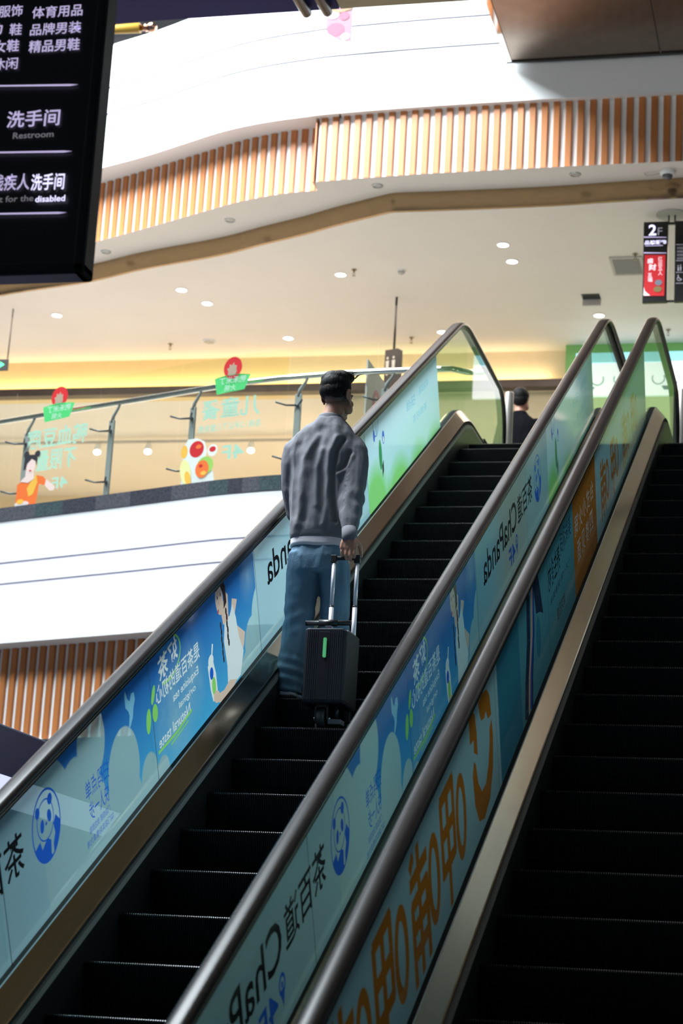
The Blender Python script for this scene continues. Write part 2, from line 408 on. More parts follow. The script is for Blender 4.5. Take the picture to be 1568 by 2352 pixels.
    # steps
    pl = path(HL, ZT, ZB, 1.5, 16.2, 3.4); acc = [0]
    for a, b in zip(pl, pl[1:]): acc.append(acc[-1]+(b-a).length)
    inc0 = pl[9]; t_inc = inc0.x*CA+inc0.y*SA; s0 = acc[9]-t_inc     # arclength = t + s0 on the incline
    me = STEP
    n0 = math.ceil((3.6-phase)/.405)
    for k in range(n0, 40):
        s = phase+.405*k+s0
        if s < .3: continue
        if s > acc[-1]-.9: break
        for i in range(len(acc)-1):
            if acc[i] <= s <= acc[i+1]:
                p = pl[i].lerp(pl[i+1], (s-acc[i])/(acc[i+1]-acc[i])); break
        o = bpy.data.objects.new('step', me); COL.objects.link(o); o.parent = root
        o.location = (0, p.x-4.5, p.y-ZB)
    # comb plate at the top landing
    bm = bmesh.new(); box(bm, cx-.446, cx+.446, 15.95, 16.7, ZT-.02, ZT+.012, 0, .004)
    put('comb_plate', bm, M_steel)
    return root
def make_step():
    bm = bmesh.new(); prof = []
    n = 98; pitch = .88/n
    for i in range(n):
        x = -.44+i*pitch; prof += [(x, 0), (x, 1), (x+pitch*.5, 1), (x+pitch*.5, 0)]
    prof.append((.44, 0))
    pp = [(.40, 0, 0, 1), (.006, 0, 0, 1), (.001, -.003, -.7, .7), (0, -.009, -1, 0), (.006, -.06, -1, .1), (.018, -.13, -1, .15), (.045, -.238, -1, .2)]
    rows = []
    for y, z, ny, nz in pp:
        rows.append([bm.verts.new((x, y-ny*(0 if u else .009), z-nz*(0 if u else .009))) for x, u in prof])
    for j, (a, b) in enumerate(zip(rows, rows[1:])):
        for i in range(len(prof)-1):
            f = bm.faces.new((a[i], b[i], b[i+1], a[i+1])); f.material_index = 1 if j in (1, 2) and prof[i][1] and prof[i+1][1] else 0
    me = bpy.data.meshes.new('step'); bm.to_mesh(me); bm.free(); me.materials.append(M_step); me.materials.append(M_stepedge); return me
STEP = make_step()
C1, C2 = -2.39, -.883
ESC1 = escal(C1, 6.248, 'left escalator carrying the man with the suitcase', True)
ESC2 = escal(C2, 6.378, 'right escalator with empty dark steps and large orange lettering on its side', False)
# ------------------------------------------------------------------ printed films on the balustrade glass
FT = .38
LIT_GAIN = 1.05  # left film's colours raised, its backlight put into the print
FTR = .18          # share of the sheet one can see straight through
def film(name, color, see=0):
    color = tuple(min(.9, c*LIT_GAIN) for c in color)
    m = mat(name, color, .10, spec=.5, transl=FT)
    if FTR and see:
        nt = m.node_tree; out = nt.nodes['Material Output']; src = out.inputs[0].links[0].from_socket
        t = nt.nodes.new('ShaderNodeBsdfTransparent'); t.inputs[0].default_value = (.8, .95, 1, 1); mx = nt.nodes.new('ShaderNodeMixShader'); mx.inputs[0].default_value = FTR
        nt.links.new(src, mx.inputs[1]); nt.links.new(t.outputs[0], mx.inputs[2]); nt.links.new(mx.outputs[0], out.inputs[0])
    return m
def film_shader(name, base, over, circles, soft=.004, grad=None, wisps=(), see=0):
    m = film(name, base, see); nt = m.node_tree; base = tuple(min(.9, c*LIT_GAIN) for c in base); over = tuple(min(.9, c*LIT_GAIN) for c in over); grad = tuple(min(.9, c*LIT_GAIN) for c in grad); N = nt.nodes.new; Lk = nt.links.new
    uv = N('ShaderNodeUVMap'); acc = None
    for c in circles:
        d = N('ShaderNodeVectorMath'); d.operation = 'DISTANCE'; d.inputs[1].default_value = (c[0], c[1], 0); Lk(uv.outputs[0], d.inputs[0])
        l = N('ShaderNodeMapRange'); l.inputs[1].default_value = c[2]+soft; l.inputs[2].default_value = c[2]-soft; Lk(d.outputs['Value'], l.inputs[0])
        if acc is None: acc = l.outputs[0]
        else:
            mx = N('ShaderNodeMath'); mx.operation = 'MAXIMUM'; Lk(acc, mx.inputs[0]); Lk(l.outputs[0], mx.inputs[1]); acc = mx.outputs[0]
    hard = acc
    for c in wisps:
        d = N('ShaderNodeVectorMath'); d.operation = 'DISTANCE'; d.inputs[1].default_value = (c[0], c[1], 0); Lk(uv.outputs[0], d.inputs[0])
        mr = N('ShaderNodeMapRange'); mr.inputs[1].default_value = c[2]; mr.inputs[2].default_value = 0; mr.inputs[3].default_value = 0; mr.inputs[4].default_value = 1.0; Lk(d.outputs['Value'], mr.inputs[0])
        ns = N('ShaderNodeTexNoise'); ns.inputs['Scale'].default_value = 9; ns.inputs['Detail'].default_value = 5; Lk(uv.outputs[0], ns.inputs['Vector'])
        ml = N('ShaderNodeMath'); ml.operation = 'MULTIPLY'; Lk(mr.outputs[0], ml.inputs[0]); Lk(ns.outputs['Fac'], ml.inputs[1])
        mx = N('ShaderNodeMath'); mx.operation = 'MAXIMUM'; Lk(acc, mx.inputs[0]); Lk(ml.outputs[0], mx.inputs[1]); acc = mx.outputs[0]
    sep = N('ShaderNodeSeparateXYZ'); Lk(uv.outputs[0], sep.inputs[0])
    mr = N('ShaderNodeMapRange'); mr.inputs[1].default_value = -3.42; mr.inputs[2].default_value = -2.95; Lk(sep.outputs[1], mr.inputs[0])
    g = N('ShaderNodeMix'); g.data_type = 'RGBA'; g.inputs['A'].default_value = (*(grad or base), 1); g.inputs['B'].default_value = (*base, 1); Lk(mr.outputs[0], g.inputs['Factor'])
    mx = N('ShaderNodeMix'); mx.data_type = 'RGBA'; mx.inputs['B'].default_value = (*over, 1); Lk(acc, mx.inputs['Factor']); Lk(g.outputs['Result'], mx.inputs['A'])
    if FTR and see:
        tm = nt.nodes['Material Output'].inputs[0].links[0].from_node; q = N('ShaderNodeMath'); q.operation = 'MULTIPLY'; q.inputs[1].default_value = FTR; Lk(hard, q.inputs[0]); Lk(q.outputs[0], tm.inputs[0])
    for n in nt.nodes:
        if n.type == 'BSDF_PRINCIPLED': Lk(mx.outputs['Result'], n.inputs['Base Color'])
        if n.type == 'BSDF_TRANSLUCENT': Lk(mx.outputs['Result'], n.inputs[0])
    return m
def film_set():
    WHT = (.32, .50, .60)
    F_white = film('film_white', WHT, 1)
    F_sky = film_shader('film_sky', (.028, .165, .50), (.37, .54, .60),
        [(6.55, -3.2, .42), (6.62, -2.98, .21), (7.17, -2.95, .155), (6.95, -3.12, .19), (7.0, -3.3, .3), (7.50, -3.21, .19), (7.45, -3.42, .25), (7.80, -3.36, .11), (7.97, -3.42, .09), (9.45, -3.32, .14), (9.62, -3.22, .16), (9.32, -3.44, .12)],
        grad=(.08, .42, .72), wisps=[(8.2, -3.22, .34), (8.45, -3.15, .25), (9.45, -2.95, .16)], see=1)
    F_green = film_shader('film_meadow', (.56, .72, .86), (.25, .62, .20), [(12.35, -3.52, .36), (13.05, -3.78, .50), (13.7, -3.84, .50), (14.3, -3.86, .50), (12.75, -3.5, .16)], soft=.07, grad=(.44, .72, .70))
    F_text = film('film_ink_black', (.012, .012, .015)); F_blue = film('film_ink_blue', (.02, .12, .62)); F_lblue = film('film_pale_blue', (.25, .55, .78))
    F_paper = film('film_paper_white', (.86, .88, .90)); F_lime = film('film_lime', (.30, .68, .16)); F_skin = film('film_skin', (.80, .56, .46)); F_hair = film('film_hair', (.05, .03, .03))
    F_dress = film('film_dress', (.80, .80, .82)); F_lip = film('film_lip', (.55, .08, .10)); F_seam = film('film_seam', (.05, .10, .13))
    F_orange = film('film_orange', (.62, .24, .035)); F_teal = film('film_teal', (.46, .80, .92)); F_deep = film('film_deep_blue', (.055, .32, .48)); F_mid = film('film_mid_blue', (.12, .45, .58)); F_shade = film('film_slate', (.03, .07, .14))
    F_gd = film('film_dark_green', (.06, .30, .12))
    LM = [F_white, F_sky, F_green, F_text, F_blue, F_lblue, F_paper, F_lime, F_skin, F_hair, F_dress, F_lip, F_seam, F_gd]
    RM = [F_teal, F_deep, F_mid, F_orange, F_text, F_paper, F_shade, F_blue, F_seam, F_skin]
    return LM, RM
LM, _ = film_set(); FT = .05; FTR = 0; LIT_GAIN = 1; LM2, RM = film_set()  # left set brightened as backlit, second set a shaded copy
def new_film(root, gx, mats, quads, draw, label, k=1.0):
    bm = bmesh.new(); x0 = gx+.0078
    pr = FlatPrint()
    for t0, t1, mi in quads:
        pr.poly([(-t0, -3.446/k), (-t0, -2.864/k), (-t1, -2.864/k), (-t1, -3.446/k)], mi, lift=0)
    nb = len(pr.faces); draw(pr); pr.build(bm, lambda u, v: P3(x0, -u*k, v*k), nb)
    uvl = bm.loops.layers.uv.new('UVMap')
    for f in bm.faces:
        for l in f.loops:
            p = l.vert.co; l[uvl].uv = ((p.y*CA+p.z*SA)/k, (-p.y*SA+p.z*CA)/k)
    bmesh.ops.transform(bm, matrix=Matrix.Translation(-root.location), verts=bm.verts)
    o = obj('advert_film', bm, mats, root, recalc=False); o['label'] = label
    return o
def panda(pr, t, h):
    c = (-t, h)
    def q(dx, dy): return (c[0]-dx, c[1]+dy)
    pr.ring(c, .138, .138, .009, 4)
    pr.poly([q(-.128, -.05), q(-.075, -.035), q(-.06, -.075), q(-.03, -.06), q(-.005, -.05), (q(.03, -.07)), q(.02, -.12), q(.03, -.136), q(-.03, -.135), q(-.09, -.108)], 4)
    pr.poly([q(.065, -.02), q(.095, .005), q(.13, -.03), q(.125, -.07), q(.085, -.11), q(.045, -.13), q(.05, -.09), q(.075, -.06)], 4)
    pr.ring(q(-.005, .025), .082, .078, .006, 4)
    pr.ell(q(.055, .085), .024, .022, 4); pr.ell(q(-.072, .078), .022, .022, 4)
    pr.ell(q(-.04, .012), .019, .026, 4, rot=.3); pr.ell(q(.035, .026), .02, .026, 4, rot=-.3); pr.ell(q(0, .008), .009, .007, 4)
def brand(pr, t):           # t of the emblem centre
    panda(pr, t, -3.07)
    a = t-.225
    pr.text('茶百道', -a, -(a-.56), -3.135, -2.975, 3, .012)
    pr.text('ChaPanda', -(a-.60), -(t-1.94), -3.128, -2.965, 3, .012)
    pr.ring((-(t-.86), -3.205), .032, .034, .014, 4); pr.ell((-(t-.86), -3.205), .011, .012, 4); pr.poly([(-(t-.83), -3.22), (-(t-.89), -3.22), (-(t-.86), -3.285)], 4)
    pr.text('4F', -(t-.92), -(t-1.14), -3.285, -3.175, 4, .02)
def draw_tea(pr):
    for t in (4.52, 6.21, 7.90, 9.585, 11.27, 12.15): pr.stroke([(-t, -3.446), (-t, -2.864)], .006 if t in (6.21, 7.9, 9.585) else .003, 12)
    brand(pr, 6.65); brand(pr, 11.73)
    pr.text('扫码点单', -7.33, -7.06, -3.155, -3.075, 4, 0); pr.text('快人一步', -7.31, -7.08, -3.25, -3.17, 4, 0)
    pr.text('门店自提 到店即取', -7.3, -7.06, -3.295, -3.265, 4); pr.text('以门店实际售卖为准', -7.33, -7.02, -3.34, -3.31, 4)
    # bird, leaves, slogan
    pr.poly([(-7.585, -2.90), (-7.60, -2.89), (-7.615, -2.93), (-7.64, -2.95), (-7.665, -2.925), (-7.70, -2.93), (-7.705, -2.965), (-7.68, -2.99), (-7.66, -3.03), (-7.625, -3.055), (-7.60, -3.06), (-7.625, -3.01), (-7.615, -2.985), (-7.585, -2.96)], 5)
    pr.ell((-7.93, -3.03), .045, .02, 7, rot=-.9); pr.ell((-7.845, -3.12), .03, .055, 7, rot=.3); pr.ell((-7.935, -3.115), .035, .04, 7)
    pr.text('好茶', -8.30, -8.02, -2.985, -2.875, 6, .02, rise=-.03)
    pr.ring((-8.155, -2.945), .185, .095, .012, 7, 60, 300)
    pr.text('是茶百道的初心', -8.60, -7.96, -3.095, -3.01, 6, .012)
    pr.text('Exquisite tea', -8.56, -8.18, -3.17, -3.12, 6, .01); pr.text('original', -8.50, -8.25, -3.225, -3.185, 6, .008); pr.text('Natural taste', -8.40, -7.95, -3.29, -3.24, 6, .012)
    pr.stroke([(-8.42, -3.285), (-8.2, -3.305), (-7.93, -3.30)], .014, 7); pr.stroke([(-8.36, -3.315), (-8.1, -3.33)], .008, 7)
    # girl holding a cup
    pr.poly([(-9.24, -3.02), (-9.16, -2.99), (-9.13, -3.05), (-9.20, -3.14), (-9.33, -3.22), (-9.30, -3.27), (-9.17, -3.38), (-9.10, -3.40), (-9.06, -3.36), (-9.18, -3.25), (-9.12, -3.15)], 8)
    pr.poly([(-9.02, -3.05), (-9.10, -3.06), (-9.16, -3.02), (-9.20, -3.10), (-9.22, -3.2), (-9.28, -3.30), (-9.20, -3.40), (-8.98, -3.41), (-9.0, -3.28), (-8.98, -3.15)], 10)
    pr.poly([(-9.07, -2.93), (-9.10, -2.95), (-9.08, -3.07), (-8.99, -3.07), (-8.97, -2.99)], 8)
    pr.ell((-8.96, -2.93), .058, .082, 8, rot=-.25)
    pr.poly([(-8.905, -2.88), (-8.92, -2.85), (-8.97, -2.835), (-9.03, -2.845), (-9.07, -2.90), (-9.07, -2.98), (-9.02, -3.0), (-9.03, -2.93), (-8.99, -2.875)], 9)
    pr.ell((-8.93, -2.982), .013, .009, 11, rot=-.5); pr.stroke([(-8.945, -2.94), (-8.952, -2.958)], .004, 11); pr.ell((-8.935, -2.915), .006, .01, 9); pr.ell((-8.985, -2.915), .006, .01, 9)
    for k in range(6):
        pr.ell((-9.05-.006*(k % 2), -3.02-.032*k), .013, .019, 9); pr.ell((-8.95-.004*(k % 2), -3.06-.034*k), .011, .019, 9)
    pr.poly([(-9.14, -3.40), (-9.02, -3.36), (-8.92, -3.375), (-8.82, -3.36), (-8.80, -3.39), (-8.86, -3.42), (-9.0, -3.43)], 8)
    pr.poly([(-8.78, -3.16), (-8.70, -3.18), (-8.715, -3.30), (-8.74, -3.37), (-8.82, -3.36), (-8.815, -3.25)], 6); pr.ell((-8.755, -3.17), .042, .03, 6); pr.ell((-8.77, -3.30), .03, .045, 7); pr.ell((-8.75, -3.23), .028, .03, 4)
    pr.stroke([(-8.80, -3.10), (-8.77, -3.16)], .02, 6)
    pr.ell((-8.80, -3.365), .05, .03, 8, rot=.3)
    # meadow panel: ring, dots, small blue writing (no code)
    pr.ring((-12.46, -2.90), .075, .075, .008, 4); pr.ell((-12.40, -2.96), .026, .04, 4); pr.ell((-12.475, -2.94), .018, .03, 5)
    pr.ell((-12.66, -3.03), .034, .045, 4); pr.ell((-12.66, -3.045), .015, .022, 6); pr.ell((-12.55, -3.12), .045, .10, 13); pr.poly([(-12.58, -3.2), (-12.63, -3.17), (-12.62, -3.24), (-12.58, -3.28)], 3)
    pr.text('扫码点单', -13.72, -13.42, -3.05, -2.97, 5, .01); pr.text('到店即取', -14.2, -13.85, -3.02, -2.96, 5, .0); pr.text('新鲜好茶', -14.1, -13.6, -3.17, -3.11, 5, 0)
tea_quads = [(3.95, 6.6, 0), (6.6, 9.57, 1), (9.57, 12.15, 0), (12.15, 14.55, 2)]
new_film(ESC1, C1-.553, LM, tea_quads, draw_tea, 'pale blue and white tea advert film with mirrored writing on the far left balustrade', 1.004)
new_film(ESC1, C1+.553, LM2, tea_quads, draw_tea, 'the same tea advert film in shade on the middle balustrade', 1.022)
def draw_pot(pr):
    for t in (4.52, 6.19, 7.88, 9.47, 11.27, 12.95): pr.stroke([(-t, -3.446), (-t, -2.864)], .004, 8)
    # smiling bowl emblem
    pr.poly([(-7.29, -2.875), (-7.36, -2.86), (-7.42, -2.89), (-7.44, -2.97), (-7.44, -3.07), (-7.36, -3.03), (-7.37, -2.98), (-7.29, -2.97)], 3)
    pr.poly([(-7.50, -2.875), (-7.60, -2.872), (-7.70, -2.89), (-7.76, -2.94), (-7.78, -3.03), (-7.70, -3.02), (-7.66, -2.97), (-7.62, -2.985), (-7.55, -2.97), (-7.52, -2.93)], 3)
    pts = [(-7.78, -3.045), (-7.795, -3.13), (-7.76, -3.25), (-7.66, -3.345), (-7.52, -3.375), (-7.40, -3.335), (-7.33, -3.24), (-7.31, -3.11), (-7.35, -3.06), (-7.39, -3.09), (-7.42, -3.18), (-7.49, -3.245), (-7.58, -3.25), (-7.66, -3.20), (-7.71, -3.12), (-7.72, -3.07)]
    pr.poly(pts, 3)
    def char(kind, t, w, v0, hh, sw):
        U = lambda u: -t+u*w/.5
        V = lambda v: v0+v*hh/.47
        pr.ring((U(.115), V(.22)), .075*w/.5, .145*hh/.47, sw, 3)
        def st(*p): pr.stroke([(U(a), V(b)) for a, b in p], sw, 3)
        if kind == 'jia':
            st((.235, .43), (.485, .43)); st((.25, .44), (.25, .14)); st((.47, .44), (.47, .14)); st((.24, .29), (.48, .29)); st((.235, .155), (.485, .155)); st((.36, .44), (.36, -.02))
        else:
            st((.215, .37), (.50, .37)); st((.24, .30), (.24, -.01)); st((.475, .30), (.475, -.01)); st((.23, .285), (.49, .285)); st((.24, .195), (.48, .195)); st((.24, .10), (.48, .10)); st((.36, .47), (.36, -.01)); st((.43, .46), (.49, .42))
    for kd, a, b in (('jia', 7.16, 6.64), ('fu', 6.62, 6.11), ('jia', 6.06, 5.53), ('fu', 5.50, 4.98), ('jia', 4.45, 3.98)):
        char(kd, a, a-b, -3.375, .47, .054)
    # pouring picture
    for k, (a, b, w, m) in enumerate([(8.86, 8.72, .10, 6), (9.0, 8.88, .07, 6), (9.12, 9.02, .12, 2), (9.02, 8.86, .05, 7), (8.98, 8.80, .05, 9)]):
        pr.stroke([(-a, -2.87), (-(a+b)/2-.03, -3.08), (-b, -3.25), (-b+.05, -3.40)], w, m)
    pr.poly([(-9.02, -2.87), (-9.18, -2.87), (-9.24, -2.97), (-9.30, -3.1), (-9.2, -3.06), (-9.08, -3.03)], 6); pr.ell((-9.12, -3.16), .07, .10, 1)
    pr.text('美味涮锅', -10.38, -9.96, -3.02, -2.90, 6, .0); pr.text('养生食材', -9.93, -9.50, -3.07, -2.93, 4, .008)
    pr.text('一人一锅 健康美味', -10.3, -9.55, -3.15, -3.11, 6); pr.text('欢迎品尝', -10.06, -9.76, -3.30, -3.23, 4, .008)
    for i in range(5): pr.text('台式小火锅'[i], -(11.38-.175*i), -(11.24-.175*i), -3.09-.012*(i % 2), -2.98, 5, .0)
    for i in range(4): pr.text('四楼见面'[i], -(11.32-.19*i), -(11.18-.19*i), -3.26, -3.14, 5, .0)
    for ch, a, b in (('呷', 14.0, 13.55), ('哺', 13.48, 13.0), ('呷', 12.75, 12.30), ('哺', 12.2, 11.75)):
        char('jia' if ch == '呷' else 'fu', a, a-b, -3.34, .35, .042)
new_film(ESC2, C2-.553, RM, [(3.95, 7.95, 0), (7.95, 8.55, 1), (8.55, 10.47, 2), (10.47, 11.50, 3), (11.50, 14.6, 0)], draw_pot, 'turquoise hotpot advert film with orange mirrored characters and a smiling bowl emblem', 1.0057)
# ------------------------------------------------------------------ building shell
gf = bmesh.new(); box(gf, -30, 14, -8, 30, ZB-.2, ZB); struct('floor', gf, M_gtile)
KERB = catmull([(-14.5, 20.2), (-11.5, 18.85), (-9.4, 18.02), (-7.69, 17.34), (-6.94, 17.05), (-6.19, 16.76), (-5.36, 16.43), (-5.03, 16.33), (-4.66, 16.245), (-4.0, 16.15), (-3.08, 16.10)], 6)
LIP = catmull([(-14.5, 21.9), (-11.5, 20.72), (-9.4, 19.87), (-7.83, 19.21), (-7.18, 18.94), (-6.66, 18.68), (-6.16, 18.43), (-5.71, 18.28), (-5.24, 18.19), (-4.85, 18.14), (-3.53, 18.08), (-1.5, 18.07), (4, 18.05)], 8)
SLL = catmull([(-14.5, 22.3), (-11.5, 21.1), (-9.6, 20.27), (-7.96, 19.585), (-7.22, 19.24), (-6.54, 18.9), (-5.98, 18.63), (-5.49, 18.48), (-5.13, 18.44)], 8)
SLR = catmull([(-5.10, 18.225), (-4.3, 18.165), (-3.5, 18.135), (-1.5, 18.115), (4, 18.1)], 8)
BAND = catmull([(-14.5, 22.4), (-11.5, 21.35), (-9.39, 20.55), (-8.23, 20.22), (-7.43, 19.88), (-6.5, 19.57), (-5.95, 19.31), (-5.42, 19.07), (-5.0, 18.85), (-4.42, 18.585)], 8)+V2((-4.36, 18.575), (-4.28, 18.573))+catmull([(-3.96, 18.58), (-2.8, 18.575), (-1.5, 18.5), (4, 18.3)], 6)
def ngon(bm, pts, z, mi=0):
    vs = [bm.verts.new((p[0], p[1], z)) for p in pts]
    for t in tessellate_polygon([[Vector((p[0], p[1], 0)) for p in pts]]):
        f = bm.faces.new([vs[i] for i in t]); f.material_index = mi
# upper (2F) floor slab
fl = [(p.x, p.y) for p in KERB]+[(-3.08, 15.95), (-.2, 15.95), (-.2, 16.1), (4, 16.1), (4, 29), (-14.5, 29)]
b = bmesh.new(); ngon(b, fl, ZT); ngon(b, fl, ZT-.3)
for i in range(len(fl)):
    p, q = fl[i], fl[(i+1) % len(fl)]; b.faces.new([b.verts.new((*c, z)) for c, z in ((p, ZT), (q, ZT), (q, ZT-.3), (p, ZT-.3))])
struct('floor_upper', b, M_tile)
def groove(z, d=.03, h=.02): return [(0, z-h/2), (d, z-h/2), (d, z+h/2), (0, z+h/2)]
b = bmesh.new(); sweep2d(b, offs(KERB, -.012), [(.35, 3.21), (0, 3.21)]+groove(3.765, .008)+groove(3.965, .008)+[(0, 4.37), (.2, 4.37)], mis=[0, 0, 1, 1, 1, 0, 1, 1, 1, 0, 0]); struct('wall_lower_balcony', b, [M_white, M_groove2])
b = bmesh.new(); sweep2d(b, offs(KERB, -.02), [(.06, 4.37), (0, 4.37), (0, 4.50), (.22, 4.50), (.22, ZT)], mis=[0]*4)
bmesh.ops.recalc_face_normals(b, faces=b.faces); nseg = len(KERB)-1
for i, f in enumerate(b.faces): f.material_index = [0, 1, 0, 1, 2, 0, 1, 2][((i % nseg)//3) % 8]
struct('trim_1', b, M_granite)
b = bmesh.new(); sweep2d(b, LIP, [(0, 8.73)]+groove(9.35)+groove(9.66)+[(0, 10.17), (.12, 10.17), (.12, 10.05)], mis=[0, 1, 1, 1, 0, 1, 1, 1, 0, 0, 0]); struct('wall_upper_balcony', b, [M_white, M_groove])
def between(bm, A, B, z):
    n = len(A)
    a = [bm.verts.new((p.x, p.y, z)) for p in A]; c = [bm.verts.new((p.x, p.y, z)) for p in B]
    for i in range(n-1):
        try: bm.faces.new((a[i], a[i+1], c[i+1], c[i]))
        except ValueError: pass
def resample(P, n):
    acc = [0]
    for a, c in zip(P, P[1:]): acc.append(acc[-1]+(c-a).length)
    out = []
    for k in range(n):
        s = acc[-1]*k/(n-1); i = 0
        while i < len(acc)-2 and acc[i+1] < s: i += 1
        d = acc[i+1]-acc[i]; out.append(P[i].lerp(P[i+1], 0 if d == 0 else (s-acc[i])/d))
    return out
SLALL = SLL+SLR
b = bmesh.new(); between(b, resample(LIP, 90), resample(offs(SLALL, .25), 90), 8.73); struct('ceiling_fascia_underside', b, M_white)
b = bmesh.new(); ngon(b, [(p.x, p.y) for p in SLALL]+[(p.x, p.y+.02) for p in reversed(BAND)], 8.045); struct('ceiling_soffit', b, M_ceil)
for P, nm, z0, z1 in ((SLL, 'trim_2', 8.045, 8.735), (SLR, 'trim_3', 8.045, 8.735), (offs(KERB, .2), 'trim_4', 2.35, 3.215)):
    b = bmesh.new()
    sweep2d(b, offs(P, .043), [(0, z0), (0, z1)], 1)
    sweep2d(b, offs(P, .0), [(.045, z0), (.0, z0)], 1) if nm == 'trim_4' else None
    L = sum((q-p).length for p, q in zip(P, P[1:])); n = int(L/.1165); Q = resample(P, n*2+1)
    for k in range(n):
        c = Q[2*k+1]; d = (Q[2*k+2]-Q[2*k]).normalized()
        M = Matrix.Translation((c.x, c.y, 0)) @ Matrix.Rotation(math.atan2(d.y, d.x), 4, 'Z')
        box(b, -.031, .031, .012, .045, z0+.006, z1-.004, 0, .004, M)
    struct(nm, b, [M_wood, M_white])
b = bmesh.new()
box(b, -5.125, -5.112, 18.235, 18.5, 8.05, 8.73); struct('trim_5', b, M_wood)
b = bmesh.new(); sweep2d(b, BAND, [(.02, 8.07), (0, 8.065), (0, 7.85), (.03, 7.845)], mis=[0, 0, 0]); sweep2d(b, offs(BAND, -.012), [(.01, 8.046), (0, 8.046), (0, 8.062), (.01, 8.062)], 1); struct('trim_6', b, [M_steel, M_black])
BY = 22.95
b = bmesh.new(); ngon(b, [(p.x, p.y+.015) for p in BAND]+[(4, BY+.05), (-14.5, BY+.05)], 7.85); struct('ceiling', b, M_ceil)
# bulkhead with cove light, brown ledge, shop front walls
b = bmesh.new(); box(b, -14.5, -6.6, BY, BY+.15, 7.36, 7.85); struct('wall_bulkhead_yellow', b, M_bulk)
b = bmesh.new(); box(b, -6.6, -3.2, BY, BY+.15, 7.36, 7.85); struct('wall_bulkhead_cream', b, M_bulk2)
b = bmesh.new(); box(b, -14.5, -3.2, BY-.16, BY, 7.36, 7.455, 0, .004); struct('trim_7', b, M_brown)
b = bmesh.new(); box(b, -14.5, -3.22, BY-.045, BY-.002, 7.457, 7.475); t = obj('cove_light', b, E_cove); tag(t, 'long warm yellow light strip along the foot of the bulkhead above the shops', 'light')
b = bmesh.new(); box(b, -14.5, -5.9, 27.6, 27.7, ZT, 7.4); struct('wall_shop_back', b, M_shop)
b = bmesh.new(); box(b, -14.5, -5.9, BY+.15, 27.6, 7.36, 7.42); struct('ceiling_shop', b, M_ceil)
b = bmesh.new(); box(b, -5.98, -5.9, BY+.02, 27.6, ZT, 7.36); struct('wall_shop_side', b, M_shop)
b = bmesh.new(); box(b, -5.9, -3.2, BY+.03, BY+.15, ZT, 7.36); struct('wall_hoarding', b, M_hoard)
b = bmesh.new(); box(b, -3.2, 4, BY-.2, BY+.15, ZT, 7.85); struct('wall_green', b, M_green)
b = bmesh.new(); box(b, -14.5, 4, 23.2, 23.4, 10.05, 14.5); box(b, -14.5, 4, 18.6, 23.2, 13.4, 13.6); struct('wall_third_storey', b, mat('third_storey_wall', (.2, .2, .21), .5))
b = bmesh.new(); ngon(b, [(p.x, p.y+.1) for p in LIP]+[(4, 23.2), (-14.5, 23.2)], 10.05); struct('floor_third_storey', b, M_tile)
b = bmesh.new(); box(b, -30, 14, -8, 7.25, 4.13, 4.43); struct('ceiling_shade_slab', b, M_ceil)  # unseen slab added to keep the skylight off the lower escalators; sign hangs here
# navy bridge beam and steel-clad underside of the upper escalator
b = bmesh.new(); box(b, -13, -4.2, 14.0, 15.45, 8.4, 8.95); struct('ceiling_bridge', b, M_navy2)
b = bmesh.new(); box(b, -4.19, 6, 8.5, 15.45, 8.4, 8.95); struct('ceiling_reflected_slab', b, mat('reflected_slab_bronze', (.36, .29, .18), .6, spec=.2, noise_amt=.05))  # unseen slab added for the handrails and decks to reflect
b = bmesh.new(); box(b, -14.5, 14, 19.5, 19.7, ZB, 4.1); box(b, -.2, 14, 16.1, 16.3, 3.2, 4.13); struct('wall_ground_back', b, M_hoard)
def at(px, py, Y):           # point of the photo on the upright plane y = Y
    c = r2*((px-784)/FPX)+u2*((1176-py)/FPX)+fwd; return c*(Y/c.y)
# ------------------------------------------------------------------ glass railing of the upper floor
def curve_at(P, X):
    for a, c in zip(P, P[1:]):
        if a.x <= X <= c.x or c is P[-1]:
            f = (X-a.x)/(c.x-a.x); return a.lerp(c, f), (c-a).normalized()
def kp(X, inset):
    p, d = curve_at(KERB, X); return Vector((p.x-d.y*inset, p.y+d.x*inset)), d
M_post = mat('post_grey', (.34, .35, .37), .4, .1); M_clamp = mat('clamp_grey', (.10, .11, .14), .35, .4)
R0 = kp(-6, .1)[0]
RAIL = thing('glass_railing', 'curved glass railing with steel handrail and stickers along the upper floor edge', 'railing', (R0.x, R0.y, ZT))
def rput(name, bm, m, smooth=False, recalc=True):
    bmesh.ops.transform(bm, matrix=Matrix.Translation((-R0.x, -R0.y, -ZT)), verts=bm.verts); return obj(name, bm, m, RAIL, smooth, recalc)
JX = [-10.45, -9.5, -8.6, -7.67, -6.68, -5.79, -4.69, -3.88, -3.10]
for a, c in zip(JX, JX[1:]):
    b = bmesh.new(); rings = []
    for k in range(9):
        X = a+.006+(c-a-.012)*k/8
        p, q = kp(X, .055)[0], kp(X, .067)[0]
        rings.append([(p.x, p.y, 4.505), (p.x, p.y, 5.645), (q.x, q.y, 5.645), (q.x, q.y, 4.505)])
    loft(b, rings); rput('glass_panel', b, M_glass2)
    for f in RAIL.children[-1].data.polygons: f.use_smooth = False
b = bmesh.new(); pts = [(*kp(-10.6+.0905*k, .2)[0], 5.44) for k in range(82)]+[(-3.16, 16.5, 5.47), (-3.09, 16.85, 5.58)]
tube(b, pts, .026, 14); rput('rail_tube', b, M_chrome)
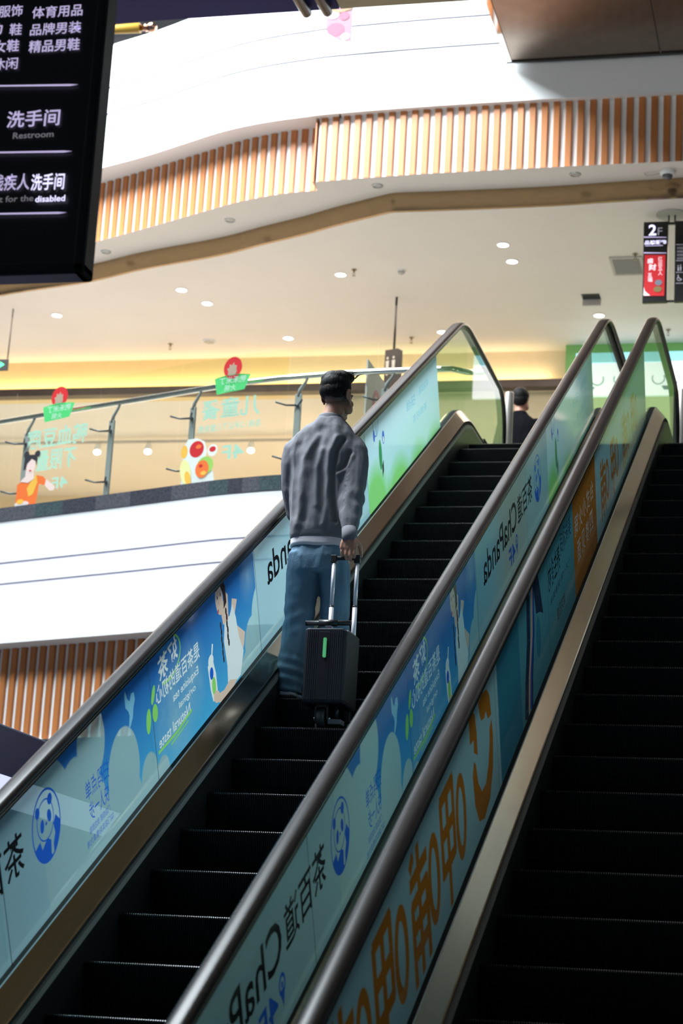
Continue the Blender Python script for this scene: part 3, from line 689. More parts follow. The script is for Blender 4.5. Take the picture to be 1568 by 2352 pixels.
for i, X in enumerate(JX[:-1]):
    X += .035
    p, d = kp(X, .20); ang = math.atan2(d.y, d.x)
    M = Matrix.Translation((p.x, p.y, 0)) @ Matrix.Rotation(ang, 4, 'Z')
    b = bmesh.new(); box(b, -.03, .03, -.011, .011, ZT, 5.28, 0, .003, M); box(b, -.06, .06, -.05, .05, ZT, ZT+.012, 0, .002, M)
    tube(b, [M @ Vector((0, 0, 5.26)), M @ Vector((.01, 0, 5.32)), M @ Vector((.06, 0, 5.39)), M @ Vector((.075, 0, 5.425))], [.017, .016, .013, .012], 10)
    rput('post', b, M_post)
    for z in (5.175, 4.69):
        b = bmesh.new()
        q = Vector((0, -.02, z))
        for sx in (-.16, .09):
            tube(b, [M @ q, M @ Vector((sx*.5, -.08, z-.012)), M @ Vector((sx, -.122, z+.01))], [.010, .008, .009], 8)
        ball(b, M @ q, .018, 0, 10)
        rput('glass_clamp', b, M_clamp)
DEC = [mat('decal_red', (.72, .04, .05), .4, transl=.35), mat('decal_green', (.10, .68, .22), .4, transl=.35), mat('decal_mint', (.42, .72, .60), .5, transl=.4), mat('decal_white', (.80, .88, .88), .5, transl=.4),
       mat('decal_skin', (.78, .60, .54), .5), mat('decal_hair', (.03, .03, .035), .5), mat('decal_orange', (.80, .16, .03), .5), mat('decal_gold', (.80, .45, .06), .5), mat('decal_leaf', (.30, .55, .10), .5), mat('decal_cream', (.75, .72, .32), .5), mat('decal_sand', (.62, .58, .42), .5, transl=.4)]
def sticker(draw, label):
    b = bmesh.new()
    pr = Print(b, lambda u, v, l: Vector((*kp(u, .053-l)[0], v))); draw(pr); o = rput('glass_sticker', b, DEC, recalc=False); o['label'] = label
def pot_logo(cx, w):
    def d(pr):
        pr.ell((cx, 5.535), .095*w, .10, 0); 
        pts = []
        for k, (r, a) in enumerate([(.075, 215), (.06, 190), (.082, 165), (.055, 145), (.085, 120), (.055, 100), (.09, 80), (.06, 60), (.08, 40), (.06, 10), (.07, -20), (.075, -60), (.075, -120)]):
            pts.append((cx-.005+r*w*.72*math.cos(math.radians(a)), 5.515+r*.78*math.sin(math.radians(a))))
        pr.poly(pts, 10)
        top = [(cx-.185+.37*k/10, 5.455+.02*math.sin(math.pi*k/10)) for k in range(11)]
        pr.poly(top+[(cx+.135, 5.325), (cx+.06, 5.318), (cx-.06, 5.312), (cx-.15, 5.305)], 1)
        pr.text('锄禾米丁', cx+.145, cx-.13, 5.39, 5.455, 3, .01); pr.text('火锅', cx+.045, cx-.07, 5.325, 5.38, 3, .01)
    return d
sticker(pot_logo(-7.155, 1), 'red and green pot-shaped sticker on the glass panel farther left')
sticker(pot_logo(-5.25, 1), 'red and green pot-shaped sticker on the glass panel nearer the man')
def words1(pr):
    pr.text('鸭血豆腐', -6.80, -7.49, 5.05, 5.25, 2, .02); pr.text('不限量', -6.90, -7.36, 4.83, 5.03, 2, .02); pr.text('4F', -6.97, -7.155, 4.645, 4.755, 2, .02)
sticker(words1, 'mint green mirrored lettering')
def words2(pr):
    pr.text('儿童餐', -4.95, -5.55, 5.08, 5.27, 2, .02); pr.text('身高1.2米以下儿童免费', -4.93, -5.57, 4.97, 5.04, 2, .01); pr.text('4F', -5.08, -5.30, 4.70, 4.83, 2, .02)
sticker(words2, 'mint green mirrored lettering')
def girl(pr):
    X = -7.415
    pr.poly([(X-.15, 4.51), (X-.15, 4.73), (X-.08, 4.765), (X, 4.75), (X+.07, 4.80), (X+.15, 4.78), (X+.19, 4.74), (X+.18, 4.69), (X+.11, 4.71), (X+.10, 4.60), (X+.09, 4.51)], 6)
    pr.poly([(X+.02, 4.76), (X+.07, 4.80), (X+.09, 4.73), (X+.05, 4.62), (X, 4.60), (X-.03, 4.68)], 7)
    pr.poly([(X+.19, 4.75), (X+.26, 4.70), (X+.30, 4.665), (X+.29, 4.63), (X+.24, 4.635), (X+.18, 4.69)], 4)
    pr.poly([(X-.06, 4.86), (X+.03, 4.86), (X+.04, 4.80), (X+.05, 4.77), (X-.02, 4.735), (X-.12, 4.755), (X-.06, 4.80)], 4)
    pr.ell((X-.005, 4.90), .055, .075, 4); pr.poly([(X-.09, 4.86), (X-.085, 4.98), (X-.05, 5.01), (X+.04, 5.0), (X+.07, 4.96), (X+.065, 4.89), (X+.045, 4.94), (X, 4.965), (X-.05, 4.92), (X-.06, 4.87)], 5)
    pr.ell((X-.065, 5.01), .033, .035, 5); pr.ell((X+.065, 5.005), .033, .033, 5); pr.ell((X-.005, 4.852), .016, .006, 0)
    pr.ell((X-.07, 4.535), .085, .028, 3); pr.ell((X-.09, 4.56), .04, .025, 7)
sticker(girl, 'photo sticker of a woman with two hair buns in an orange top')
def food(pr):
    X = -5.55
    pr.poly([(X-.16, 4.51), (X-.16, 4.86), (X-.12, 4.93), (X-.02, 4.93), (X+.06, 4.89), (X+.09, 4.80), (X+.07, 4.72), (X+.13, 4.66), (X+.17, 4.60), (X+.19, 4.50)], 3)
    pr.ell((X-.15, 4.82), .035, .06, 7); pr.ell((X-.02, 4.83), .075, .075, 0); pr.ell((X-.0, 4.85), .03, .02, 6); pr.ell((X+.15, 4.80), .05, .055, 3); pr.ell((X+.15, 4.81), .034, .025, 0)
    pr.ell((X-.12, 4.63), .055, .12, 9, rot=.25); pr.ell((X-.09, 4.57), .03, .07, 7, rot=.3); pr.ell((X+.085, 4.67), .085, .08, 8); pr.ell((X+.055, 4.64), .07, .08, 6); pr.ell((X+.04, 4.67), .02, .015, 0); pr.ell((X+.075, 4.60), .03, .02, 7)
sticker(food, 'photo sticker of plates of food, tomatoes and corn')
# ------------------------------------------------------------------ ceiling fittings
lights = [(-8.96, 21.26, 'lit round downlight by itself at the far left, above the green exit sign'), (-7.21, 20.56, 'lit downlight over the railing stickers, upper one of the pair on the left'),
 (-7.05, 21.01, 'lit downlight over the railing stickers, lower one of the pair on the left'), (-6.43, 22.26, 'lit round downlight nearest the yellow bulkhead, up and left of the man'),
 (-5.31, 20.25, 'lit round downlight beside a sprinkler, straight above the man near the steel band'), (-3.43, 19.56, 'lit round downlight nearest the steel band, upper one of the pair right of centre'),
 (-3.41, 20.03, 'lit round downlight, lower one of the pair right of centre'), (-2.70, 21.76, 'lit round downlight just below the dark open vent'), (-4.56, 22.18, 'lit round downlight touching the top of the left balustrade curve')]
for x, y, lab in lights:
    t = thing('downlight', lab, 'light', (x, y, 7.85), 'lit downlights in the upper floor ceiling')
    b = bmesh.new(); tube(b, [(0, 0, -.001), (0, 0, -.007)], [.058, .055], 28); obj('lens', b, E_lamp, t)
    b = bmesh.new(); sec = [(.056, -.001), (.057, -.009), (.066, -.007), (.068, -.001)]
    loft(b, [[(r*math.cos(2*math.pi*k/28), r*math.sin(2*math.pi*k/28), z) for r, z in sec] for k in range(28)], cap=False); b.verts.ensure_lookup_table()
    for q in range(4):
        f = b.faces.new([b.verts[i] for i in (27*4+q, q, (q+1) % 4, 27*4+(q+1) % 4)])
    obj('trim_ring', b, M_white, t)
rings = [(-7.86, 19.84, 'unlit ring downlight in the white soffit, farthest left beside the black hanging sign'), (-6.23, 19.1, 'unlit ring downlight in the white soffit, second from the left'), (-4.5, 18.38, 'unlit ring downlight in the white soffit just right of the step in the wood slats'), (-2.54, 18.31, 'unlit ring downlight in the white soffit near the dome camera')]
M_lens = mat('unlit_lens', (.5, .47, .43), .55)
for x, y, lab in rings:
    t = thing('soffit_light', lab, 'light', (x, y, 8.045), 'unlit ring lights in the soffit')
    b = bmesh.new(); disc(b, (0, 0), .042, -.004, -.001, 24); obj('lens', b, M_lens, t)
    b = bmesh.new(); sec = [(.043, -.001), (.044, -.012), (.054, -.010), (.058, -.001)]; n = 24
    R = [[b.verts.new((r*math.cos(2*math.pi*k/n), r*math.sin(2*math.pi*k/n), z)) for r, z in sec] for k in range(n)]
    for k in range(n):
        for q in range(3): b.faces.new((R[k][q], R[(k+1) % n][q], R[(k+1) % n][q+1], R[k][q+1]))
    obj('trim_ring', b, M_deckedge, t)
spr = [(-5.13, 20.12, 'small sprinkler head beside the downlight straight above the man'), (-7.93, 22.37, 'small sprinkler head on the left, near the yellow bulkhead'), (-4.96, 22.35, 'small sprinkler head between the restroom sign and the left balustrade curve'), (-1.98, 22.3, 'small sprinkler head at the far right beyond the right balustrade'), (-2.12, 19.94, 'small sprinkler head above the slatted ceiling grille')]
M_brass = mat('sprinkler_metal', (.35, .28, .2), .35, .7)
for x, y, lab in spr:
    t = thing('sprinkler', lab, 'sprinkler', (x, y, 7.85), 'ceiling sprinklers')
    b = bmesh.new(); disc(b, (0, 0), .03, -.006, 0, 16); obj('base_plate', b, M_brass, t)
    b = bmesh.new(); tube(b, [(0, 0, -.005), (0, 0, -.04)], [.011, .009], 10)
    for s in (-1, 1): tube(b, [(s*.008, 0, -.038), (s*.014, 0, -.052), (0, 0, -.068)], .003, 6)
    disc(b, (0, 0), .018, -.073, -.069, 12); obj('head', b, M_brass, t)
t = thing('smoke_detector', 'small round smoke detector on the ceiling right of the sprinkler', 'smoke detector', (-4.63, 20.2, 7.85))
b = bmesh.new(); disc(b, (0, 0), .05, -.012, 0); obj('base_plate', b, M_white, t)
b = bmesh.new(); tube(b, [(0, 0, -.012), (0, 0, -.03), (0, 0, -.042)], [.042, .036, .018], 20); obj('body', b, M_lens, t)
t = thing('ceiling_speaker', 'flat round ceiling speaker left of the man near the bulkhead', 'speaker', (-7.42, 22.3, 7.85))
b = bmesh.new(); tube(b, [(0, 0, 0), (0, 0, -.012)], [.085, .078], 28); obj('trim_ring', b, M_white, t)
b = bmesh.new(); disc(b, (0, 0), .068, -.015, -.012); obj('mesh_cover', b, M_lens, t)
M_vent = mat('vent_paint', (.42, .39, .36), .6)
t = thing('air_vent', 'square slatted ceiling grille left of the two-floor hanging sign', 'vent', (-2.23, 20.26, 7.85))
b = bmesh.new()
for x0, x1, y0, y1 in ((-.17, .17, -.26, -.225), (-.17, .17, .225, .26), (-.17, -.14, -.225, .225), (.14, .17, -.225, .225)): box(b, x0, x1, y0, y1, -.014, -.001)
obj('frame', b, M_lens, t)
b = bmesh.new()
for k in range(9): box(b, -.14, .14, -.21+.05*k, -.185+.05*k, -.012, -.003, M=None)
obj('louver', b, M_vent, t)
b = bmesh.new(); box(b, -.14, .14, -.225, .225, -.002, -.0005); obj('backing', b, M_black, t)
t = thing('ceiling_hatch', 'open dark ceiling hatch with a hanging white flap above a downlight', 'hatch', (-2.72, 21.2, 7.85))
b = bmesh.new(); box(b, -.10, .10, -.13, .03, -.003, -.0005); obj('dark_sheet', b, M_black, t)  # flat black sheet in place of the shade inside the hatch
b = bmesh.new(); box(b, -.10, .10, .03, .05, -.075, -.002, 0, .004); obj('flap', b, M_lens, t)
t = thing('dome_camera', 'white dome security camera on the soffit above the two-floor hanging sign', 'camera', (-1.66, 18.33, 8.045))
b = bmesh.new(); tube(b, [(0, 0, 0), (0, 0, -.03), (0, 0, -.045)], [.075, .072, .06], 24); obj('base', b, M_white, t)
b = bmesh.new(); ball(b, (0, 0, -.045), (.05, .05, .045)); obj('dome', b, mat('dome_glass', (.12, .12, .13), .05), t)
b = bmesh.new(); tube(b, [(-.07, 0, -.02), (-.14, 0, -.035), (-.2, .02, -.03), (-.22, .03, -.002)], .006, 8); obj('cable', b, M_lens, t)
# ------------------------------------------------------------------ signs
def plate_print(parent, name, Y, mats, draw, loc, yaw=0):
    b = bmesh.new(); pr = Print(b, lambda u, v, l: Vector((u-loc[0], Y-.001-l-loc[1], v-loc[2]))); draw(pr); return obj(name, b, mats, parent, recalc=False)
YS = 6.0
br = at(193, 628, YS); tl_z = 3.75
t = thing('hanging_sign', 'large black hanging directory sign with white Chinese restroom and shop lettering', 'sign', (br.x-.6, YS, br.z))
M_face = mat('sign_face', (.028, .028, .032), .4)
b = bmesh.new(); box(b, -.6+.043, .6-.043, .012, .07, .043, tl_z-br.z); obj('panel', b, M_face, t)
b = bmesh.new()
for x0, x1, z0, z1 in ((.6-.043, .6, 0, tl_z-br.z), (-.6, -.6+.043, 0, tl_z-br.z), (-.6, .6, 0, .043)): box(b, x0, x1, -.012, .09, z0, z1, 0, .012)
obj('frame', b, M_black, t)
b = bmesh.new()
for x in (-.35, .35): tube(b, [(x, .04, tl_z-br.z-.02), (x, .04, 4.13-br.z)], .012, 10)
obj('rod', b, M_black, t)
def dsign(pr):
    def w(s, x0, x1, y0, y1, m=0, wt=.0):
        a = at(x0, y1, YS+.012); c = at(x1, y0, YS+.012); d = at(x0, (y0+y1)/2, YS+.012); e = at(x1, (y0+y1)/2, YS+.012)
        hgt = at(x0, y0, YS).z-at(x0, y1, YS).z; z = (at(x0, y1, YS+.012).z+at(x1, y1, YS+.012).z)/2
        pr.text(s, d.x, e.x, z, z+hgt, m, wt)
    w('童装服饰', -57, 52, 14, 41, 0, .008); w('体育用品', 75, 190, 13, 40, 0, .008); w('运动', -62, 6, 55, 82, 0, .008); w('鞋', 23, 51, 55, 82, 0, .008); w('品牌男装', 71, 187, 53, 80, 0, .008)
    w('品牌女鞋', -70, 45, 95, 123, 0, .012); w('精品男鞋', 68, 184, 92, 120, 0, .012); w('运动休闲', -76, 42, 137, 164, 0, .008)
    w('洗手间', 18, 139, 255, 293, 0, .014); w('Restroom', 32, 125, 305, 319, 2, .012)
    w('残疾人', -18, 70, 402, 440, 0, .012); w('洗手间', 74, 150, 401, 439, 1, .012); w('Toilet for the', -46, 79, 453, 467, 2, .008); w('disabled', 84, 152, 452, 466, 1, .014)
    for y, x1 in ((200, 183), (353, 169), (494, 157)):
        a = at(-60, y+1.5, YS+.012); c = at(x1, y-2.5, YS+.012); pr.poly([(a.x, a.z-.0025), (c.x-.03, c.z-.0035), (c.x, c.z), (c.x-.03, c.z+.0035), (a.x, a.z+.0025)], 0)
plate_print(t, 'lettering', YS+.012, [E_sign, E_sign2, E_grey], dsign, t.location)
Y2 = 18.9
t = thing('floor_sign', 'black double hanging sign with 2F and a red poster, near the right edge', 'sign', (-1.67, Y2, 7.77))
a = at(1478, 510, Y2); c = at(1473, 694, Y2); e = at(1534, 510, Y2); g = at(1550, 510, Y2); zb = c.z-7.77; zt2 = a.z-7.77
lx = t.location.x
for nm, x0, x1 in (('panel', a.x, e.x), ('panel', g.x, g.x+(e.x-a.x))):
    b = bmesh.new(); box(b, x0-lx, x1-lx, 0, .06, zb, zt2, 0, .004); obj(nm, b, M_black, t)
b = bmesh.new(); box(b, e.x-lx, g.x-lx, .02, .04, zt2-.025, zt2-.003); box(b, e.x-lx, g.x-lx, .02, .04, zb+.003, zb+.02); obj('crossbar', b, M_black, t)
b = bmesh.new()
for x in (e.x+.004, g.x-.004): tube(b, [(x-lx, .03, zt2-.02), (x-lx, .03, .08)], .008, 8)
obj('rod', b, M_black, t)
b = bmesh.new(); disc(b, (0, .03), .15, .068, .08, 32); obj('ceiling_plate', b, M_lens, t)
def f2(pr):
    def P(x, y): q = at(x, y, Y2); return (q.x, q.z)
    def w(s, x0, x1, y0, y1, m, wt=.0):
        q0 = P(x0, y1); q1 = P(x1, y0); z0 = (P(x0, y1)[1]+P(x1, y1)[1])/2; z1 = (P(x0, y0)[1]+P(x1, y0)[1])/2; pr.text(s, q0[0], q1[0], z0, z1, m, wt)
    w('2', 1489, 1507, 516, 541, 1, .02); w('F', 1510, 1521, 523, 540, 2, .0)
    for y in (545, 581): pr.poly([P(1478, y+1.3), P(1530, y+1), P(1530, y-.3), P(1478, y-1.3)], 0)
    w('品牌服饰', 1480, 1530, 552, 562, 1, .02); pr.poly([P(1481, 566), P(1522, 565), P(1522, 563.6), P(1481, 564.5)], 0)
    pr.poly([P(1480, 586), P(1528, 586), P(1525, 680), P(1477.5, 680)], 3)
    w('盛', 1486, 1500, 594, 605, 4, .02); w('财', 1489, 1507, 607, 622, 4, .02); w('五', 1487, 1497, 628, 637, 4, .01); w('福', 1487, 1498, 638, 648, 4, .01)
    for k, ch in enumerate('红运五人'): w(ch, 1511, 1521, 590+11*k, 600+11*k, 4, .0)
    pr.ell(P(1512, 650), .035, .03, 5); pr.ell(P(1510, 665), .04, .03, 6); pr.poly([P(1477.5, 680), P(1478.5, 660), P(1481, 670), P(1493, 680)], 4)
    for y in (563, 600, 627, 652): pr.poly([P(1552, y+.7), P(1580, y+.2), P(1580, y-.6), P(1552, y-.7)], 2)
    for k in range(4): w('时尚服饰', 1555, 1582, 568+8*k, 574+8*k, 2)
    pr.ell(P(1557, 612), .006, .006, 2); pr.poly([P(1556, 615), P(1559, 615), P(1559, 624), P(1556, 624)], 2); pr.ell(P(1563, 611), .006, .006, 2); pr.poly([P(1561.5, 614), P(1565, 614), P(1564, 624), P(1562, 624)], 2)
    pr.ring(P(1560, 642), .02, .02, .006, 2, 120, 360); pr.stroke([P(1557, 633), P(1558, 639), P(1565, 645)], .008, 2)
plate_print(t, 'lettering', Y2, [E_sign, E_sign2, E_grey, E_red, emis('poster_text', (.9, .78, .85), .8), mat('poster_grey', (.3, .32, .4), .5), mat('poster_ochre', (.35, .25, .1), .5)], f2, t.location)
t = thing('restroom_sign', 'small dark box sign with two white restroom figures hanging by the left balustrade', 'sign', (-4.85, 21, 7.23), rz=-.35)
b = bmesh.new(); box(b, -.085, .085, -.05, .05, -.52, 0, 0, .004); obj('box', b, mat('sign_brown_black', (.05, .04, .045), .4), t)
b = bmesh.new(); tube(b, [(0, 0, -.01), (0, 0, .62)], .013, 10); obj('rod', b, M_black, t)
b = bmesh.new(); pr = Print(b, lambda u, v, l: Vector((u, -.051-l, v)))
for x, wd in ((-.045, .022), (.035, .022)):
    pr.ell((x, -.10), .013, .016, 0); pr.poly([(x-wd, -.13), (x+wd, -.13), (x+wd*.8, -.22), (x+.01, -.30), (x-.01, -.30), (x-wd*.8, -.22)], 0)
obj('pictogram', b, mat('pictogram_white', (.7, .66, .66), .5), t, recalc=False)
t = thing('exit_sign', 'green lit exit arrow sign hanging at the far left edge', 'sign', (-9.6, 21, 7.10))
b = bmesh.new(); box(b, -.22, .2, 0, .03, 0, .135, 0, .004); obj('box', b, M_black, t)
b = bmesh.new()
for x in (-.15, .185): tube(b, [(x, .015, .12), (x+.01, .015, .75)], .008, 8)
obj('rod', b, M_brown, t)
b = bmesh.new(); pr = Print(b, lambda u, v, l: Vector((u, -.001-l, v)))
pr.poly([(.02, .075), (.11, .075), (.10, .105), (.16, .068), (.10, .03), (.11, .06), (.02, .06)], 0); pr.ell((.06, .015), .035, .012, 0); pr.text('EXIT', -.2, -.02, .04, .10, 0, .01)
obj('arrow', b, E_exit, t, recalc=False)
# ------------------------------------------------------------------ shop front on the right (lit boxes with spectacles drawings)
t = thing('shop_sign', 'lit white sign box with blue spectacles drawings under a cyan band on the green wall', 'sign', (-2.35, BY-.2, 7.0))
b = bmesh.new(); box(b, -.72, .75, -.06, 0, .20, .60); obj('light_box', b, E_white, t)
b = bmesh.new(); box(b, -.72, .75, -.07, 0, .602, .72); obj('top_band', b, E_cyan, t)
b = bmesh.new(); pr = Print(b, lambda u, v, l: Vector((u, -.062-l, v)))
for x in (-.55, -.12, .32):
    pr.ring((x-.085, .40), .07, .07, .012, 0, 150, 390); pr.ring((x+.085, .40), .07, .07, .012, 0, 150, 390); pr.stroke([(x-.02, .42), (x+.02, .42)], .012, 0); pr.poly([(x-.05, .31), (x+.06, .31), (x+.03, .26), (x-.02, .26)], 0)
obj('drawing', b, mat('sign_blue_line', (.10, .16, .42), .5), t, recalc=False)
t = thing('shop_counter_front', 'pale green shop front panel below the lit spectacles sign', 'panel', (-1.2, BY-.3, ZT))
b = bmesh.new(); box(b, -1.95, 3, -.06, .08, 0, 2.72, 0, .01); obj('panel', b, M_green2, t)
b = bmesh.new()
for k in range(4): box(b, -1.2+k*.95, -1.19+k*.95, -.065, -.055, .02, 2.7)
obj('joint', b, M_green, t)
# shop interior spot lamps on a track
t = thing('track_bar', 'pale ceiling track behind the glass inside the left shop', 'track', (-8, 24.6, 7.3))
b = bmesh.new(); box(b, -3.5, 2.0, -.02, .02, -.03, .0); obj('bar', b, M_lens, t)
for k, (x, y) in enumerate([(-9.6, 24.6), (-8.9, 24.6), (-8.2, 24.6), (-7.5, 24.6), (-6.9, 24.6), (-6.5, 24.6)]):
    t = thing('track_spot', 'white cylinder spot lamp on the track inside the left shop', 'lamp', (x, y, 7.27), 'spot lamps on the shop track')
    b = bmesh.new(); tube(b, [(0, 0, 0), (0, -.02, -.05), (.02, -.10, -.15)], [.012, .045, .05], 14); obj('body', b, M_white, t)
    b = bmesh.new(); ball(b, (.02, -.105, -.152), (.044, .03, .03), 0, 12); obj('lens', b, E_spot, t)
# ------------------------------------------------------------------ hanging things, upper escalator, booth
M_yel = mat('yellow_pole', (.46, .27, .03), .5); M_cop = mat('copper_ball', (.55, .32, .22), .2, 1)
t = thing('hanging_pole', 'yellow tapered pole with a copper ball tip in front of the top balcony', 'decoration', (-7.2, 17.6, 9.50))
b = bmesh.new(); tube(b, [(-.9, 0, .0), (-.3, 0, .005), (.38, 0, .0)], [.02, .035, .052], 16); obj('pole', b, M_yel, t)
b = bmesh.new(); tube(b, [(.38, 0, 0), (.43, 0, 0), (.44, 0, 0), (.46, 0, 0)], [.03, .03, .045, .03], 16); ball(b, (.50, 0, 0), .055); obj('ball_tip', b, M_cop, t)
b = bmesh.new(); tube(b, [(-.4, 0, .03), (-.4, 0, 3.9)], .004, 6); tube(b, [(.3, 0, .05), (.3, 0, 3.9)], .004, 6); obj('cord', b, M_black, t)
t = thing('hanging_banner', 'small pink cloth banner with a rounded corner in front of the top balcony', 'banner', (-4.78, 17.6, 9.25))
pts = [(-.13, .75), (-.13, .17)]+[(.13-.26*math.cos(math.radians(q)), .17-.20*math.sin(math.radians(q))) for q in range(10, 91, 10)]+[(.13, .75)]
b = bmesh.new(); A = [b.verts.new((x, 0, z)) for x, z in pts]; B = [b.verts.new((x, .012, z)) for x, z in pts]
b.faces.new(A); b.faces.new(list(reversed(B)))
for i in range(len(pts)): b.faces.new((A[i], A[(i+1) % len(pts)], B[(i+1) % len(pts)], B[i]))
pr = Print(b, lambda u, v, l: Vector((u, -.001-l, v)))
pr.ell((-.03, .10), .09, .07, 1); pr.ell((.07, .02), .05, .04, 2); pr.ell((-.06, .26), .06, .05, 2); pr.ell((.05, .24), .05, .045, 1); pr.stroke([(-.12, .33), (0, .29), (.12, .32)], .03, 3)
obj('cloth', b, [mat('banner_pink', (.26, .12, .16), .6), mat('banner_rose', (.28, .06, .11), .6), mat('banner_pale', (.29, .24, .26), .6), mat('banner_gold', (.24, .15, .06), .6)], t)
b = bmesh.new(); tube(b, [(-.12, .006, .74), (-.12, .006, 4.1)], .004, 6); tube(b, [(.12, .006, .74), (.12, .006, 4.1)], .004, 6); obj('cord', b, M_black, t)
t = thing('cable_duct', 'pair of dark pipes fixed under the navy bridge at the top edge', 'pipe', (-4.4, 15.2, 8.4))
for x in (-.09, .09):
    b = bmesh.new(); tube(b, [(x-.02, -1.1, -.04), (x, -.2, -.04), (x+.02, .2, -.05)], .045, 12); obj('pipe', b, M_black, t)
UX = -3.19
t = thing('upper_escalator', 'steel-clad underside of another escalator at the top right, joining the top balcony', 'escalator', (-2.4, 18.0, 9.10))
def ubox(name, x0, x1, m, z0, z1, y0=0, y1=-2.2):
    b = bmesh.new(); rows = []
    for x in (x0, x1):
        for z in (z0, z1):
            rows.append([b.verts.new((x+2.4, y, z+dz)) for y, dz in ((y0, 0), (y1, 0), (y1-3.2, 1.85))])
    for i in range(2):
        for p, q in ((0, 1), (1, 3), (3, 2), (2, 0)): b.faces.new((rows[p][i], rows[p][i+1], rows[q][i+1], rows[q][i]))
    for i in (0, 2): b.faces.new([rows[k][i] for k in (0, 1, 3, 2)])
    return obj(name, b, m, t)
ubox('underside_panel', UX+.055, -1.72, M_clad, 0, .02); ubox('underside_panel', -1.71, .2, M_clad, 0, .02)
ubox('edge_trim', UX, UX+.053, M_steel2, -.012, .02)
ubox('side_panel', UX+.005, UX+.02, M_truss, .021, 1.0); ubox('side_panel', .18, .2, M_truss, .021, 1.0)
ubox('body', UX+.022, .178, M_truss, .03, .98)
b = bmesh.new(); box(b, UX+2.4, .2+2.4, -.03, .0, -.014, -.001); obj('end_trim', b, M_black, t)
t = thing('exhibition_booth', 'dark navy boxed booth wall at the lower left behind the left escalator', 'booth', (-5.0, 8.6, ZB))
b = bmesh.new(); box(b, -2.4, 1.13, -3, 2.6, .06, 1.29-ZB, 0, .01); obj('wall', b, M_navy, t)
b = bmesh.new(); box(b, 1.126, 1.140, -2.9, 2.5, .91-ZB, 1.055-ZB, 0, .003); obj('light_strip', b, emis('booth_strip', (.72, .74, .95), .8), t)
b = bmesh.new(); box(b, -2.36, 1.09, -2.96, 2.56, 0, .06); obj('plinth', b, M_black, t)
b = bmesh.new()
for y in (-1.6, -.2, 1.2): box(b, 1.125, 1.135, y-.008, y+.008, .1, 2.8)
obj('joint', b, M_black, t)
M_boll = mat('bollard_steel', (.62, .58, .54), .3, .55)
for (px, lab) in ((1168, 'short steel bollard between the two escalator tops, in front of the person in black'), (1566, 'short steel bollard at the right edge of the picture')):
    q = at(px, 950, 17.4)
    t = thing('bollard', lab, 'bollard', (q.x, 17.4, ZT))
    b = bmesh.new(); tube(b, [(0, 0, .0), (0, 0, 1.13), (0, 0, 1.138)], [.039, .039, .034], 24); obj('tube', b, M_boll, t)
    b = bmesh.new(); tube(b, [(0, 0, 0), (0, 0, .012), (0, 0, .02)], [.075, .075, .045], 24); obj('foot_ring', b, M_chrome, t)
t = thing('display_board', 'narrow white and pink board standing behind the railing by the left balustrade', 'board', (-4.02, 16.75, ZT))
b = bmesh.new(); box(b, -.008, .008, -.33, .33, .02, 1.15, 0, .002); pr = Print(b, lambda u, v, l: Vector((.0085+l, u, v)))
pr.poly([(-.33, .02), (.33, .02), (.33, .5), (-.33, .62)], 2); pr.ell((.05, .82), .16, .16, 1); pr.ell((.1, .62), .10, .12, 1); pr.ell((.02, .86), .06, .06, 0)
obj('board', b, [mat('board_white', (.62, .60, .60), .5), mat('board_rose', (.6, .22, .28), .5), mat('board_green', (.25, .45, .25), .5)], t)
b = bmesh.new(); box(b, -.12, .12, -.3, -.26, 0, .02); box(b, -.12, .12, .26, .3, 0, .02); obj('foot', b, M_black, t)
# ------------------------------------------------------------------ people
def limb(bm, pts, rad, n=16, flat=1.0):
    tube(bm, pts, rad, n, flat=flat)
    for p, r in zip(pts, rad): ball(bm, p, r*.985, 0, 14)
def hand(bm, wrist, direction, palm_n, grip, side=1, L=.18):
    """wrist point, direction of the fingers, palm_n = way the palm faces, grip = curl in degrees at each joint, side = +1 thumb on +x of the hand frame"""
    d = Vector(direction).normalized(); pn = Vector(palm_n).normalized(); pn = (pn-d*pn.dot(d)).normalized(); sx = d.cross(pn)*side
    w = Vector(wrist)
    limb(bm, [w-d*.012, w+d*.03], [.024, .021], 12)
    for k in range(-2, 3): limb(bm, [w+d*.012+sx*k*.008, w+d*.045+sx*k*.0155, w+d*.070+sx*k*.0185], [.017, .0145, .011], 10)
    tips = []
    for k, ln in enumerate((.066, .076, .071, .055)):       # index .. little
        o = 1.5-k
        p = w+d*(.072-.004*abs(o-.3))+sx*o*.0225; v = d.copy(); pts = [p-d*.01]
        for j, f in enumerate((.46, .31, .25)):
            v = Matrix.Rotation(math.radians(grip[j])*1, 3, sx*side*1.0) @ v if True else v
            p = p+v*ln*f*1.12; pts.append(p)
        limb(bm, pts, [.0100, .0092, .0086, .0074], 10)
    p = w+d*.03+sx*.032+pn*.006; v1 = (d*.6+sx*.55+pn*.55).normalized(); v2 = (d*.75+sx*.05+pn*.65).normalized()
    limb(bm, [p, p+v1*.04, p+v1*.04+v2*.03, p+v1*.04+v2*.052], [.0145, .0125, .0105, .0085], 9)
